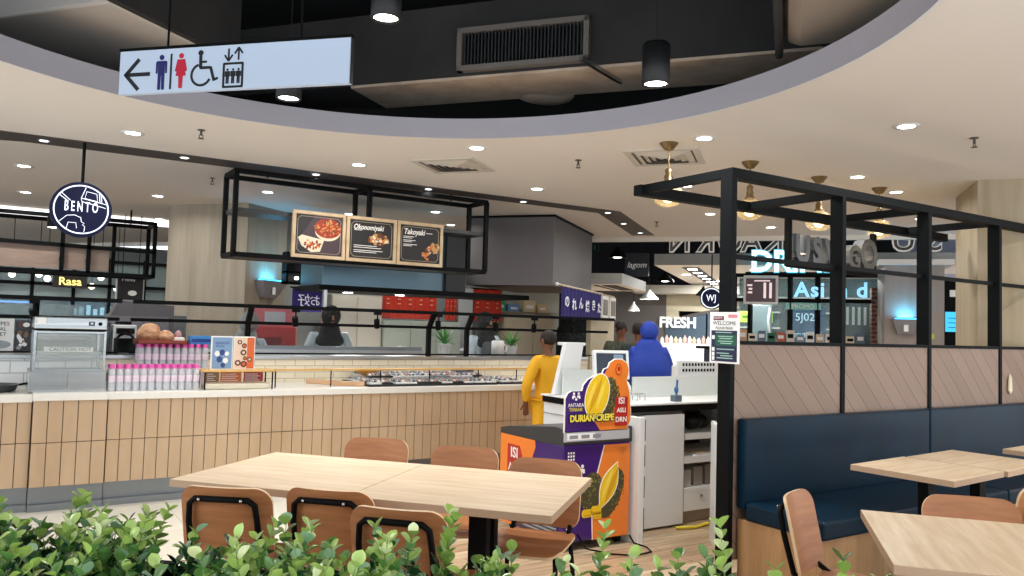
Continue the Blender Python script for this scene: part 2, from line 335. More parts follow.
# cylinder lamps hanging in the opening
CYL = M('lamp_black', '#1a1b1c', .5)
t = thing('cylinder_pendant', 'x', 'pendant light', (0, 0, 0))
m = MB(); m.lathe([(.07, .0), (.085, -.002), (.088, .0), (.088, .25), (.03, .262), (.03, .27)], (0, 0, 0), CYL, 28, cap=False); m.cyl((0, 0, .261), (0, 0, .266), .075, CYL); obj('housing', m, t, world=False)
m = MB(); m.cyl((0, 0, .012), (0, 0, .016), .078, LIGHTW, n=28); obj('lens', m, t, world=False)
m = MB(); m.cyl((0, 0, .26), (0, 0, 1.6), .004, CYL, n=6); obj('cable', m, t, world=False)
lamp(t, .004, 22, .07, spread=2.0)
for i, (x, y, z, l) in enumerate(((3.4, 3.66, 3.053, 'black cylinder lamp hanging in the dark opening, right of the air grille'), (1.80, 4.22, 3.27, 'hanging cylinder lamp right of the restroom sign, bright lens'), (1.64, 5.52, 3.066, 'hanging cylinder lamp half hidden below the restroom sign'))):
    o = t if i == 0 else dup(t, (x, y, z), 0); o.location = (x, y, z); o['label'] = l; o['group'] = 'cylinder lamps in the ceiling opening'
# sprinklers
SPR = M('sprinkler_grey', '#5b544e', .4, .6)
def sprinkler():
    m = MB(); m.cyl((0, 0, 0), (0, 0, -.006), .03, SPR); m.cyl((0, 0, 0), (0, 0, -.045), .009, SPR); m.tube([(-.012, 0, -.04), (-.016, 0, -.055), (0, 0, -.07)], .004, SPR, 6); m.tube([(.012, 0, -.04), (.016, 0, -.055), (0, 0, -.07)], .004, SPR, 6)
    m.cyl((0, 0, -.072), (0, 0, -.069), .024, SPR, n=10); return m
s0 = obj('sprinkler', sprinkler())
for i, (x, y, l) in enumerate(((1.28, 6.61, 'left of the ceiling vent, near the ring'), (1.84, 8.8, 'in front of the wood pillar'), (4.25, 5.55, 'between the two square ceiling vents'), (6.0, 3.03, 'on the blank ceiling at right'), (7.5, 8.0, 'beyond the dark ceiling strip'))):
    o = s0 if i == 0 else s0.copy()
    if i: COL.objects.link(o)
    o.location = (x, y, CEIL); tag(o, 'small ceiling sprinkler ' + l, 'sprinkler', 'ceiling sprinklers')
# square vents
def vent(name, corners, label, VD=M('vent_dark', '#5a524a', .7)):
    c = sum((Vector(p) for p in corners), Vector((0, 0))) / 4; u = (Vector(corners[1]) - Vector(corners[0])).normalized(); w = .31
    t = thing(name, label, 'air vent', (c.x, c.y, CEIL), math.atan2(u.y, u.x)); VW = M('vent_white', '#cfc8bd', .6)
    m = MB(); 
    for k, (a, b, z) in enumerate(((w, w - .055, -.004),)):
        m.prism([(-a, -a), (a, -a), (a, a), (-a, a), (-a, -a + 1e-4), (-b, -b + 1e-4), (-b, b), (b, b), (b, -b), (-b, -b)], (0, 0, z - .008), X3, Y3, .011, VW)
    obj('frame', m, t, world=False)
    m = MB(); m.box(-w + .05, w - .05, -w + .05, w - .05, -.0015, -.0005, VD); obj('duct_opening', m, t, world=False)
    for k in range(4):
        a = w - .075 - k * .055; m = MB(); b = a - .05
        vs = [(-a, -a, -.002), (a, -a, -.002), (a, a, -.002), (-a, a, -.002), (-b, -b, -.022), (b, -b, -.022), (b, b, -.022), (-b, b, -.022)]
        m.add(vs, [(i, (i + 1) % 4, 4 + (i + 1) % 4, 4 + i) for i in range(4)], VW); obj('louvre', m, t, world=False)
    return t
q = 1.0714
vent('square_vent', [(2.898 * q, 6.097 * q), (3.345 * q, 6.455 * q), (3.639 * q, 6.016 * q), (3.201 * q, 5.683 * q)], 'square ceiling vent above the black menu frame')
vent('square_vent', [(4.012 * q, 4.66 * q), (4.464 * q, 5.015 * q), (4.831 * q, 4.592 * q), (4.376 * q, 4.264 * q)], 'square ceiling vent above the partition corner and first pendant')
# duct in the dark opening
DUCT = grain('duct_grey', '#363534', '#282727', (1.5, 1.5, 1.5), .8); DUCTLIT = grain('duct_underside_lit', '#cbb8a5', '#a5927f', (3, 3, 3), .85)  # underside paler than the body, painting in the glow from below
t = thing('air_duct', 'large dark air duct crossing the round ceiling opening', 'air duct', AB(6.0, 1.5, 3.45), TH)
m = MB(); abbox(m, 5.67, 6.26, -.2, 4.7, 3.463, 4.05, DUCT); obj('duct_body', m, t)
m = MB(); abbox(m, 5.66, 6.27, -.2, 3.45, 3.44, 3.462, DUCTLIT); p = AB(6.35, 2.0); m.ball((p.x, p.y, 3.5), (.3, .22, .08), DUCTLIT, 16, 8); obj('lit_underside', m, t)
m = MB(); 
m.bar(AB(5.4, 1.42, 3.43), AB(6.0, 1.25, 3.43), .03, .03, STEEL); obj('hanger_rod', m, t)
g = MB(); 
for b0, b1, z0, z1 in ((1.42, 2.48, 3.79, 3.83), (1.42, 2.48, 3.49, 3.53), (1.42, 1.46, 3.49, 3.83), (2.44, 2.48, 3.49, 3.83)): abbox(g, 5.6, 5.67, b0, b1, z0, z1, M('grille_frame', '#6d6761', .6))
gf = obj('grille', g, t)
g = MB()
for k in range(34): b = 1.475 + k * .0285; abbox(g, 5.62, 5.66, b, b + .009, 3.53, 3.79, M('grille_slat', '#2c2d30', .5))
obj('slats', g, gf)
t = thing('air_duct', 'grey duct end hanging at the right rim of the ceiling opening', 'air duct', (4.0, 2.9, 3.3), TH)
m = MB(); abbox(m, 4.0, 5.25, -1.25, .05, 3.3, 3.9, M('duct_end', '#a59a8e', .7)); obj('duct_body', m, t, bev=.1)
m = MB(); abbox(m, 3.98, 5.3, .05, .1, 3.27, 3.95, DUCT); obj('flange', m, t, bev=.02)
t = thing('air_duct', 'pale grey slanted duct panel beyond the ring behind the restroom sign', 'air duct', (.3, 5.3, 3.5), TH)
m = MB(); abbox(m, 3.72, 4.85, 4.03, 6.5, 3.45, 3.9, M('duct_pale', '#c2bbb4', .8)); obj('duct_body', m, t, bev=.02)
m = MB(); abbox(m, 3.66, 4.9, 3.97, 4.03, 3.46, 3.95, DUCT); obj('flange', m, t)
# ------------------------------------------------------------------ restroom sign
L0, R0 = Vector((.512, 4.825, 0)), Vector((1.458, 3.822, 0)); u = (R0 - L0); SL = u.length; u.normalize(); nrm = Vector((u.y, -u.x, 0))
if nrm.dot(L0) > 0: nrm = -nrm
t = thing('hanging_sign', 'backlit white sign with arrow and restroom, wheelchair and lift symbols', 'sign', ((L0 + R0) / 2)[:2] + (2.716,), math.atan2(u.y, u.x))
SGW = M('sign_panel', '#aebcce', .4, emit=.34); INK = M('sign_ink', '#14161c', .6); SNV = M('sign_navy', '#1c1f66', .6); SRD = M('sign_red', '#c8193a', .6)
SH = .25; zc = 2.716
m = MB(); m.box(0, SL, 0, .03, 0, SH - .012, SGW); obj('light_panel', m, t, world=False)
t.children[0].location = (-SL / 2, -.03, 0)
m = MB(); m.box(-SL / 2 - .004, SL / 2 + .004, -.034, .004, SH - .012, SH + .004, BLACK); m.box(SL / 2, SL / 2 + .004, -.032, .002, 0, SH, STEEL); obj('frame', m, t, world=False)
for x in (-.4, .4): m = MB(); m.cyl((x, -.015, SH), (x, -.015, 1.65), .006, BLACK, n=8); obj('hanger_rod', m, t, world=False)
m = MB(); O = Vector((-SL / 2, -.03, 0)); k = SL / 232.0                       # picture units: sign is 232 wide, 46 high
U = lambda pts: [(x * k, SH - .014 - y * k * .98) for x, y in pts]
def pic(pts, mat, mb): mb.prism(U(pts), O + Vector((0, -.0005, 0)), X3, Z3, .0025, mat)
def pline(p, q, w, mat, mb):
    p, q = Vector(p), Vector(q); d = (q - p).normalized(); n2 = Vector((-d.y, d.x)) * w / 2; pic([tuple(p + n2), tuple(q + n2), tuple(q - n2), tuple(p - n2)], mat, mb)
pline((7, 22.5), (33, 22.5), 3.6, INK, m); pline((6.2, 23.6), (21, 8), 3.6, INK, m); pline((6.2, 21.4), (21, 37), 3.6, INK, m)
def man(cx, top, h, mat, mb, dress=False):
    s = h / 34; P = lambda pts: [(cx + x * s, top + y * s) for x, y in pts]
    pic(P(ell(0, 2.6, 2.5, 2.6, 14)), mat, mb)
    if not dress: pic(P([(-6, 7), (-4.5, 6), (4.5, 6), (6, 7), (6, 18), (4.2, 18), (4, 9), (3.6, 9), (3.6, 34), (.6, 34), (.3, 20), (-.3, 20), (-.6, 34), (-3.6, 34), (-3.6, 9), (-4, 9), (-4.2, 18), (-6, 18)]), mat, mb)
    else: pic(P([(-4, 6), (4, 6), (6.5, 17), (4.8, 18), (3, 10), (5.4, 22), (2.4, 22), (1.8, 34), (-1.8, 34), (-2.4, 22), (-5.4, 22), (-3, 10), (-4.8, 18), (-6.5, 17)]), mat, mb)
man(45, 5, 33, SNV, m); pline((55, 4.5), (55, 38), 1.8, INK, m); man(65.5, 4.5, 33, SRD, m, True)
pic(ell(85.5, 5.5, 2.6, 2.6, 14), INK, m)
pline((85.5, 8), (85.8, 19.5), 3, INK, m); pline((85.5, 14), (92, 14), 2, INK, m); pline((85, 19.5), (96, 19.5), 2.6, INK, m); pline((96, 19), (100, 32), 2.6, INK, m); pline((99, 31.5), (104, 29.6), 2.2, INK, m)
arc = [(86 + 10.2 * math.cos(a), 26 + 10.2 * math.sin(a)) for a in [math.radians(x) for x in range(-120 - 90, 40, 12)][::-1]]
arc = [(86.5 + 9.8 * math.cos(math.radians(x)), 26 + 9.8 * math.sin(math.radians(x))) for x in range(25, 262, 12)]
for p, q2 in zip(arc, arc[1:]): pline(p, q2, 2.2, INK, m)
for x, d in ((114, 1), (124, -1)):
    y0, y1 = (3, 14) if d > 0 else (14, 3)
    pline((x, y0), (x, y1), 1.6, INK, m); pline((x - 4, y1 - 5 * d), (x, y1 + .6 * d), 1.6, INK, m); pline((x + 4, y1 - 5 * d), (x, y1 + .6 * d), 1.6, INK, m)
for a in (((109, 17), (129, 17)), ((109, 38.5), (129, 38.5)), ((109.6, 17), (109.6, 38.5)), ((128.4, 17), (128.4, 38.5))): pline(*a, 2, INK, m)
for x in (113.5, 119, 124.5): man(x, 21.5, 14, INK, m)
obj('symbols', m, t, world=False)
# ------------------------------------------------------------------ serving counter, three units
TILE = grain('counter_tile', '#c4a98b', '#b79b7c', (4, 4, 1.2), .45); GROUT = M('grout', '#5b4631', .8); TOPW = M('counter_top', '#e9e6df', .3)
KICK = M('kick_steel', '#8a9096', .32, .8); CREAM = M('counter_cream', '#eee6d0', .4)
def counter(name, label, x0, x1, y0, ztop=.893, yb=7.8, lip=.055, seed=0):
    t = thing(name, label, 'counter', ((x0 + x1) / 2, (y0 + yb) / 2, 0))
    m = MB(); m.box(x0, x1, y0 + .012, y0 + .05, .19, ztop - lip, GROUT)
    n = max(1, round((x1 - x0) / .093)); w = (x1 - x0) / n
    for i in range(n):
        for z0, z1 in ((.192, .518), (.524, ztop - lip - .002)): m.box(x0 + i * w + .003, x0 + (i + 1) * w - .003, y0, y0 + .02, z0, z1, TILE)
    obj('front_panel', m, t)
    m = MB(); m.box(x0 - .002, x1 + .002, y0 - .02, yb, ztop - lip, ztop, TOPW); obj('worktop', m, t, bev=.004)
    m = MB(); m.box(x0, x1, y0 + .06, y0 + .09, 0, .19, KICK); m.box(x0, x1, y0 + .02, y0 + .09, 0, .055, KICK); obj('toe_kick', m, t)
    m = MB(); m.box(x0, x1, y0 + .09, yb, 0, ztop - lip, M('carcass', '#77706a', .7)); obj('carcass', m, t); return t
counter('serving_counter', 'tan tiled counter unit left of the heated display cabinet', -4.6, .245, 7.02, .885)
counter('serving_counter', 'short tan tiled counter unit under the heated display cabinet', .25, .755, 6.985, .895)
counter('serving_counter', 'long tan tiled serving counter running behind the big dining table', .76, 4.83, 7.0, .893)
# angled end of the counter
t = thing('serving_counter', 'angled end of the tiled counter behind the person in yellow', 'counter', (5.2, 7.5, 0))
m = MB(); m.prism([(4.835, 7.0), (5.6, 7.62), (5.6, 7.8), (4.835, 7.8)], (0, 0, .84), X3, Y3, .053, TOPW); obj('worktop', m, t)
m = MB(); m.prism([(4.84, 7.02), (5.58, 7.63), (5.58, 7.8), (4.84, 7.8)], (0, 0, 0), X3, Y3, .838, TILE); obj('front_panel', m, t)
# tiled riser with steel ledge
RIS = bricks('riser_tile', '#f1e8d2', '#e8ddc4', '#b3a68e', .2, .062, .003, .5, .3, 'xz'); RISW = bricks('riser_white', '#e6e9ea', '#dde1e3', '#a9aeb2', .2, .1, .004, .5, .3, 'xz')
t = thing('tiled_riser', 'low cream tiled riser with steel ledge along the back of the counter', 'riser wall', (3.3, 7.9, 0))
m = MB(); m.box(.76, 6.2, 7.802, 7.88, 0, 1.12, RIS); obj('tiled_face', m, t, world=True)
m = MB(); m.box(.76, 6.2, 7.79, 8.2, 1.12, 1.155, STEEL); obj('ledge', m, t, bev=.004)
t = thing('tiled_riser', 'low white tiled riser behind the heated display cabinet', 'riser wall', (-1.8, 7.9, 0))
m = MB(); m.box(-4.6, .755, 7.802, 7.88, 0, 1.12, RISW); obj('tiled_face', m, t)
m = MB(); m.box(-4.6, .755, 7.79, 8.2, 1.12, 1.155, STEEL); obj('ledge', m, t, bev=.004)
# sneeze guard: rails, struts, glass
def guard(label, x0, x1, posts, spots):
    t = thing('sneeze_guard', label, 'sneeze guard', ((x0 + x1) / 2, 7.8, 1.155))
    m = MB(); m.bar((x0, 7.68, 1.63), (x1, 7.68, 1.63), .05, .035, BLACK); obj('top_rail', m, t)
    m = MB(); m.bar((x0, 7.8, 1.47), (x1, 7.8, 1.47), .03, .03, BLACK); obj('lower_rail', m, t)
    m = MB(); m.bar((x0, 7.8, 1.175), (x1, 7.8, 1.175), .02, .015, BLACK); obj('base_rail', m, t)
    for x in posts:
        m = MB(); m.bar((x, 7.8, 1.155), (x, 7.8, 1.475), .045, .045, BLACK); m.bar((x, 7.8, 1.46), (x, 7.68, 1.63), .045, .045, BLACK, up=(1, 0, 0)); obj('post', m, t)
    m = MB(); m.box(x0, x1, 7.795, 7.8, 1.18, 1.455, GLASS); obj('glass_pane', m, t)
    m = MB(); m.prism([(7.812, 1.47), (7.69, 1.64), (7.685, 1.636), (7.807, 1.466)], (x1, 0, 0), Y3, Z3, -(x1 - x0), GLASS); obj('slanted_pane', m, t)
    for k, x in enumerate(spots):
        s = thing('track_spotlight', 'x', 'spotlight', (x, 7.66, 1.605)); s['group'] = 'track spotlights under the guard rail'
        s['label'] = 'black spotlight under the glass guard rail, ' + SPN[k] + ' from the left' if x > .5 else 'black spotlight under the far left guard rail'
        m = MB(); m.box(-.035, .035, -.02, .02, -.02, .008, BLACK); obj('track_mount', m, s, world=False)
        m = MB(); m.cyl((0, 0, -.02), (0, 0, -.075), .008, BLACK, n=8); obj('stem', m, s, world=False)
        m = MB(); m.cyl((-.01, -.005, -.07), (.012, .03, -.15), .03, BLACK, n=14); obj('head', m, s, world=False)
    return t
SPN = ORD
guard('black railed glass sneeze guard along the tiled riser of the long counter', .99, 6.5, (2.02, 3.97, 4.45, 5.74), (2.44, 3.30, 4.015, 4.75, 5.28, 5.84))
guard('black railed glass sneeze guard at the far left counter', -4.5, .9, (.26, -1.6, -3.4), (.24,))
# wooden-topped low glass screen on the counter
WR = grain('rail_wood', '#e5bf7a', '#c99a50', (3, 30, 30), .4)
t = thing('counter_screen', 'low glass screen with yellow wooden rail on the counter front', 'counter screen', (3.7, 7.17, .893))
m = MB(); m.box(2.11, 5.05, 7.14, 7.19, 1.045, 1.063, WR); obj('top_rail', m, t, bev=.003)
m = MB(); m.box(2.12, 5.04, 7.163, 7.167, .9, 1.045, GLASS); obj('glass_pane', m, t)
for x in (2.12, 2.64, 3.14, 3.67, 4.24, 4.72): m = MB(); m.cyl((x, 7.165, .893), (x, 7.165, 1.045), .006, BLACK, n=8); obj('post', m, t)
# heated display cabinet
t = thing('heated_display_cabinet', 'stainless heated display cabinet with glass door on the counter', 'display cabinet', (.49, 7.37, .895))
x0, x1, y0, y1 = .235, .735, 7.12, 7.62; BR = grain('brushed_steel', '#c3c7c8', '#a9aeb0', (2, 2, 60), .25); BR.node_tree.nodes['Principled BSDF'].inputs['Metallic'].default_value = .85
m = MB(); m.box(x0 - .02, x1 + .01, y0 - .02, y1, .896, 1.055, BR); m.box(x0 + .24, x0 + .244, y0 - .022, y0 - .018, .93, 1.05, M('seam', '#6f7476', .5)); obj('base_housing', m, t, bev=.006)
m = MB(); m.box(x0, x1, y0 - .015, y1, 1.385, 1.475, BR); obj('top_housing', m, t, bev=.006)
m = MB(); m.box(x0 + .005, x1 - .005, y0 + .01, y1, 1.365, 1.384, BLACK); obj('shadow_gap', m, t)
for x in (x0, x1 - .018):
    for y in (y0 - .005, y1 - .02): m = MB(); m.box(x, x + .018, y, y + .02, 1.05, 1.37, BR); obj('corner_post', m, t)
for z in (1.055, 1.352): m = MB(); m.box(x0 + .018, x1 - .018, y0 - .005, y0 + .01, z, z + .015, BR); obj('front_bar', m, t)
m = MB(); m.box(x0 + .018, x1 - .018, y0, y0 + .006, 1.07, 1.35, glassy('cab_glass', '#cfdcdc', .22)); obj('front_glass', m, t)
m = MB(); m.box(x0 + .002, x0 + .008, y0 + .02, y1 - .02, 1.06, 1.37, GLASS); m.box(x1 - .008, x1 - .002, y0 + .02, y1 - .02, 1.06, 1.37, GLASS); obj('side_glass', m, t)
m = MB(); m.box(x0 + .02, x1 - .02, y0 + .03, y1 - .03, 1.19, 1.197, STEEL); obj('rack', m, t)
m = MB(); m.box(x0 + .07, x1 - .09, y0 - .004, y0 - .001, 1.205, 1.245, M('caution_strip', '#c9cfcf', .5)); m.text('CAUTION HOT', ((x0 + x1) / 2, y0 - .004, 1.225), X3, Z3, .042, M('caution_ink', '#4f5a5c', .6), .001); obj('caution_label', m, t)
m = MB(); m.box(x1 - .13, x1 - .09, y0 - .02, y0 - .014, 1.415, 1.447, BLACK); m.box(x1 - .12, x1 - .1, y0 - .023, y0 - .018, 1.425, 1.44, STEEL); obj('switch', m, t)
m = MB(); m.cyl((x1 - .05, y0 - .015, 1.43), (x1 - .05, y0 - .03, 1.43), .014, BLACK); obj('dial', m, t)
m = MB(); m.box(x0 + .015, x0 + .075, y0 - .018, y0 - .0145, 1.42, 1.47, PAPER); obj('sticker', m, t)
# pan at far left of the worktop
t = thing('serving_pan', 'dark oval pan at the far left of the counter', 'pan', (.02, 7.35, .885))
m = MB(); m.lathe([(.09, 0), (.12, .01), (.14, .055), (.15, .06), (.135, .055), (.1, .012), (.02, .01)], (0, 0, 0), M('pan_dark', '#5a5f63', .35, .6), 24); obj('pan_body', m, t, world=False)
m = MB(); m.tube([(.14, 0, .052), (.19, .02, .06), (.24, .02, .058)], .009, BLACK, 8); obj('handle', m, t, world=False)
# bottled water, two tiers
CAPP = M('cap_pink', '#e85fb4', .4); WATER = M('bottle_plastic', '#e9edf2', .15, alpha=.5); WLAB = M('bottle_label', '#e3d3e0', .5)
t = thing('water_bottle', 'x', 'bottle', (0, 0, 0))
m = MB(); m.lathe([(.024, 0), (.027, .006), (.027, .05), (.025, .06), (.027, .07), (.027, .135), (.024, .165), (.015, .182), (.015, .186)], (0, 0, 0), WATER, 12); obj('bottle_body', m, t, world=False)
m = MB(); m.lathe([(.018, .18), (.019, .206), (.017, .212)], (0, 0, 0), CAPP, 12); obj('cap', m, t, world=False)
m = MB(); m.lathe([(.0274, .075), (.0274, .125)], (0, 0, 0), WLAB, 12, cap=False); obj('label_band', m, t, world=False)
first = True
def bottle(x, y, z, label, grp):
    global first
    o = t if first else dup(t, (x, y, z), 0); first = False; o.location = (x, y, z); o['label'] = label; o['group'] = grp
RW = ('front', 'middle', 'rear')
for j in range(3):
    for i in range(12): bottle(.79 + i * .0585, 7.12 + j * .07, .893, f'pink-capped water bottle in the lower stack, {RW[j]} row, {ORD[i]} from the left', 'pink-capped bottles standing on the counter')
b = obj('bottle_tray', MB().box(1.0, 1.66, 7.4, 7.64, .893, 1.055, M('tray_plastic', '#e8dfe8', .4)), loc=(1.33, 7.5, .893), bev=.004); tag(b, 'pale plastic case carrying the upper stack of pink-capped bottles', 'crate')
for j in range(3):
    for i in range(10): bottle(1.04 + i * .0585, 7.45 + j * .07, 1.056, f'pink-capped water bottle in the raised stack, {RW[j]} row, {ORD[i]} from the left', 'pink-capped bottles raised on a case')
# things on the bottles
t = thing('food_tray', 'brown tray of bagged bread resting on the bottle caps', 'tray', (1.2, 7.53, 1.266))
m = MB(); m.box(1.0, 1.41, 7.4, 7.66, 1.266, 1.275, M('tray_red', '#8a3a28', .5)); obj('tray_base', m, t)
m = MB()
for a in ((1.0, 1.41, 7.4, 7.408), (1.0, 1.41, 7.652, 7.66), (1.0, 1.008, 7.4, 7.66), (1.402, 1.41, 7.4, 7.66)): m.box(*a, 1.27, 1.3, M('tray_red', '#8a3a28'))
obj('tray_rim', m, t)
BRD = grain('bread_bag', '#dcb08c', '#94603c', (16, 16, 30), .3)
for x, y, rx, rz, l in ((1.11, 7.53, .1, .17, 'large brown bag of bread on the left of the brown tray'), (1.24, 7.52, .075, .11, 'small brown bag of bread in the middle of the brown tray')):
    m = MB(); m.ball((0, 0, rz * .5), (rx, .08, rz * .5), BRD, 14, 10)
    m.v = [(a * (1 + .12 * math.sin(9 * c + 40 * z)), b2 * (1 + .1 * math.sin(7 * z + 20 * a)), z) for a, b2, z in m.v for c in (a,)]
    o = obj('bread_bag', m, loc=(x, y, 1.276), world=False); tag(o, l, 'bread bag', 'bread bags on the tray')
o = obj('snack_pack', MB().box(-.05, .05, -.04, .04, 0, .05, M('pack_white', '#e8e2dc', .3)).ball((0, 0, .07), (.03, .03, .04), M('pack_pink', '#b98c8c', .3)), loc=(1.345, 7.52, 1.276), bev=.008, world=False); tag(o, 'small wrapped snack pack at the right end of the brown tray', 'snack')
o = obj('drink_pack', MB().box(-.1, .11, -.06, .06, 0, .075, M('pack_blue', '#3a86c8', .4)).box(-.09, .1, -.062, -.058, .02, .05, M('pack_navy', '#1f3f8c', .4)), loc=(1.54, 7.52, 1.266), bev=.006, world=False); tag(o, 'blue drink pack lying on the caps right of the tray', 'drink pack')
# glass case with leaflets and the two table cards
t = thing('glass_case', 'small glass case with wooden lid and orange leaflets on the counter', 'display case', (1.77, 7.15, .893))
m = MB(); m.box(1.47, 2.08, 7.04, 7.28, 1.045, 1.062, WR); obj('lid', m, t, bev=.003)
for x in (1.49, 2.06):
    for y in (7.05, 7.27): m = MB(); m.cyl((x, y, .893), (x, y, 1.045), .007, BLACK, n=8); obj('leg', m, t)
m = MB(); m.box(1.49, 2.06, 7.048, 7.052, .9, 1.045, GLASS); obj('front_glass', m, t)
LEAF = M('leaflet_orange', '#d9742c', .5); LEAR = M('leaflet_red', '#a82a33', .5)
for x0, x1, mt, l in ((1.53, 1.64, M('leaflet_brown', '#9c7a55', .5), 'brown leaflet at the left inside the glass case'), (1.65, 1.83, LEAF, 'orange leaflet standing in the glass case'), (1.85, 2.02, LEAR, 'red patterned leaflet at the right inside the glass case')):
    m = MB(); m.box(x0, x1, 7.2, 7.204, .95, 1.04, mt)
    for k in range(4): m.box(x0 + .01, x1 - .03 - .02 * (k % 2), 7.198, 7.2, .96 + k * .018, .966 + k * .018, PAPER)
    o = obj('leaflet', m, loc=((x0 + x1) / 2, 7.202, .95)); tag(o, l, 'leaflet', 'leaflets in the glass case')
m = MB(); m.box(1.5, 2.05, 7.07, 7.26, .894, .945, CREAM); o = obj('bread_board', m, loc=(1.77, 7.16, .894), bev=.015); tag(o, 'cream padded base board lying inside the glass case', 'board')
CB = M('card_blue', '#7f9fc4', .5); CBD = M('card_ink', '#2c4a86', .5); CO = M('card_orange', '#dc6a34', .5); CP = M('card_peach', '#ecd2bb', .5); CBR = M('card_brown', '#5c3428', .5)
def card(x0, x1, label, left):
    t = thing('menu_card', label, 'menu card', ((x0 + x1) / 2, 7.13, 1.062))
    m = MB(); m.box(x0, x1, 7.115, 7.145, 1.062, 1.35, PAPER); obj('holder', m, t, bev=.003); m = MB(); y = 7.114
    if left:
        m.box(x0 + .008, x1 - .008, y - .001, y, 1.07, 1.34, CB)
        m.text('special', ((x0 + x1) / 2, y - .001, 1.295), X3, Z3, .045, CBD, .001); m.text('drinks', ((x0 + x1) / 2 - .02, y - .001, 1.265), X3, Z3, .03, CBD, .001)
        for i, (a, c, r) in enumerate(((.05, 1.2, .022), (.09, 1.21, .024), (.13, 1.2, .018), (.07, 1.15, .025), (.12, 1.14, .022), (.1, 1.1, .02))):
            m.prism(ell(x0 + a, c, r, r * 1.1, 12), (0, y - .001, 0), X3, Z3, .001, CBD if i % 2 else PAPER)
    else:
        m.box(x0 + .008, x1 - .008, y - .001, y, 1.07, 1.34, CP); m.box(x1 - .07, x1 - .008, y - .002, y, 1.07, 1.34, CO)
        for i, (a, c, r) in enumerate(((.05, 1.3, .02), (.09, 1.27, .022), (.085, 1.21, .026), (.1, 1.16, .018), (.04, 1.12, .026), (.09, 1.11, .028), (.14, 1.15, .02))):
            m.prism(ell(x0 + a, c, r, r, 12), (0, y - .002, 0), X3, Z3, .001, CBR); m.prism(ell(x0 + a, c, r * .5, r * .5, 10), (0, y - .003, 0), X3, Z3, .001, CO if i % 2 else CP)
    obj('printed_sheet', m, t)
card(1.545, 1.725, 'blue printed menu card standing on the glass case', True); card(1.73, 1.915, 'peach and orange menu card standing on the glass case', False)
# trays of sushi boxes
TRB = M('tray_wood', '#d9ae86', .5); TRK = M('tray_black', '#24262a', .5)
SUS = [M('food_white', '#f0f0ee', .4), M('food_salmon', '#d98a62', .4), M('food_grey', '#8f9aa6', .4), M('food_dark', '#2f3a4a', .4)]
def tray(x0, x1, y0, y1, label, skew=0):
    m = MB(); m.prism([(x0, y0), (x1, y0), (x1, y1), (x0 + skew, y1)], (0, 0, .893), X3, Y3, .02, TRK); o = obj('serving_tray', m, loc=((x0 + x1) / 2, (y0 + y1) / 2, .893)); tag(o, label, 'tray')
tray(2.98, 4.42, 7.07, 7.74, 'long black tray of sushi boxes in the middle of the counter'); tray(4.46, 4.8, 7.1, 7.7, 'shorter black tray of sushi boxes beside the person in yellow')
for x, y, r, l in ((2.86, 7.22, -.5, 'near piece of the curved wooden tray edging'), (2.68, 7.48, -.75, 'far piece of the curved wooden tray edging')):
    m = MB(); m.box(-.17, .13, -.03, .03, 0, .045, TRB); o = obj('wooden_edging', m, loc=(x, y, .893), rotz=r, world=False, bev=.008); tag(o, l + ' left of the sushi boxes', 'edging')
LIDM = glassy('lid_clear', '#f4f8fa', .14)
def sushi(k):
    t = thing('sushi_box', 'x', 'sushi box', (0, 0, 0)); m = MB(); m.box(-.058, .058, -.055, .055, 0, .018, (TRK, SUS[0], SUS[0], SUS[2])[k % 4]); obj('tray_base', m, t, world=False, bev=.003)
    m = MB()
    for i in range(3):
        for j in range(2): m.ball((-.034 + .034 * i, -.022 + .044 * j, .026), (.015, .019, .013), SUS[(k + i + j) % 4], 8, 6)
    obj('sushi_pieces', m, t, world=False)
    m = MB(); m.box(-.055, .055, -.052, .052, .018, .05, LIDM); obj('lid', m, t, world=False, bev=.006); return t
pro = [sushi(k) for k in range(4)]; used = set(); RN = ('front', 'second', 'third', 'rear')
for j in range(4):
    for i in range(11):
        k = random.randrange(4); x, y = 3.06 + i * .13 + random.uniform(-.008, .008), 7.145 + j * .165; r = random.uniform(-.12, .12)
        o = pro[k] if k not in used else dup(pro[k], (x, y, .914), r); used.add(k); o.location = (x, y, .914); o.rotation_euler = (0, 0, r)
        o['label'] = f'clear lidded sushi box on the long tray, {RN[j]} row, {ORD[i]} from the left'; o['group'] = 'sushi boxes on the long tray'
for j in (1, 3):
    for i in range(10):
        k = random.randrange(4); o = dup(pro[k], (3.125 + i * .13 + random.uniform(-.01, .01), 7.145 + j * .165, .965), random.uniform(-.25, .25))
        o['label'] = f'clear sushi box atop the {RN[j]} row of the long tray, {ORD[i]} from the left'; o['group'] = 'sushi boxes stacked on top on the long tray'
for j in range(3):
    for i in range(2):
        k = random.randrange(4); o = dup(pro[k], (4.56 + i * .14, 7.17 + j * .17, .914), random.uniform(-.2, .2)); o['label'] = f'clear lidded sushi box on the short tray, {RN[j]} row, {ORD[i]} from the left'; o['group'] = 'sushi boxes on the short tray'
m = MB(); m.lathe([(.04, 0), (.09, .02), (.13, .06), (.135, .062), (.12, .05), (.05, .012)], (0, 0, 0), M('bowl_orange', '#d9962f', .4), 20); o = obj('bowl', m, loc=(3.18, 7.62, 1.0), world=False); o.location.z = .962; tag(o, 'orange bowl set at the back of the sushi boxes', 'bowl')
m = MB(); m.lathe([(.05, 0), (.11, .015), (.13, .05), (.135, .05), (.115, .02), (.03, .008)], (0, 0, 0), M('plate_navy', '#2b2a4e', .4), 20); o = obj('bowl', m, loc=(4.33, 7.66, .962), world=False); tag(o, 'dark navy bowl set at the back right of the sushi boxes', 'bowl')
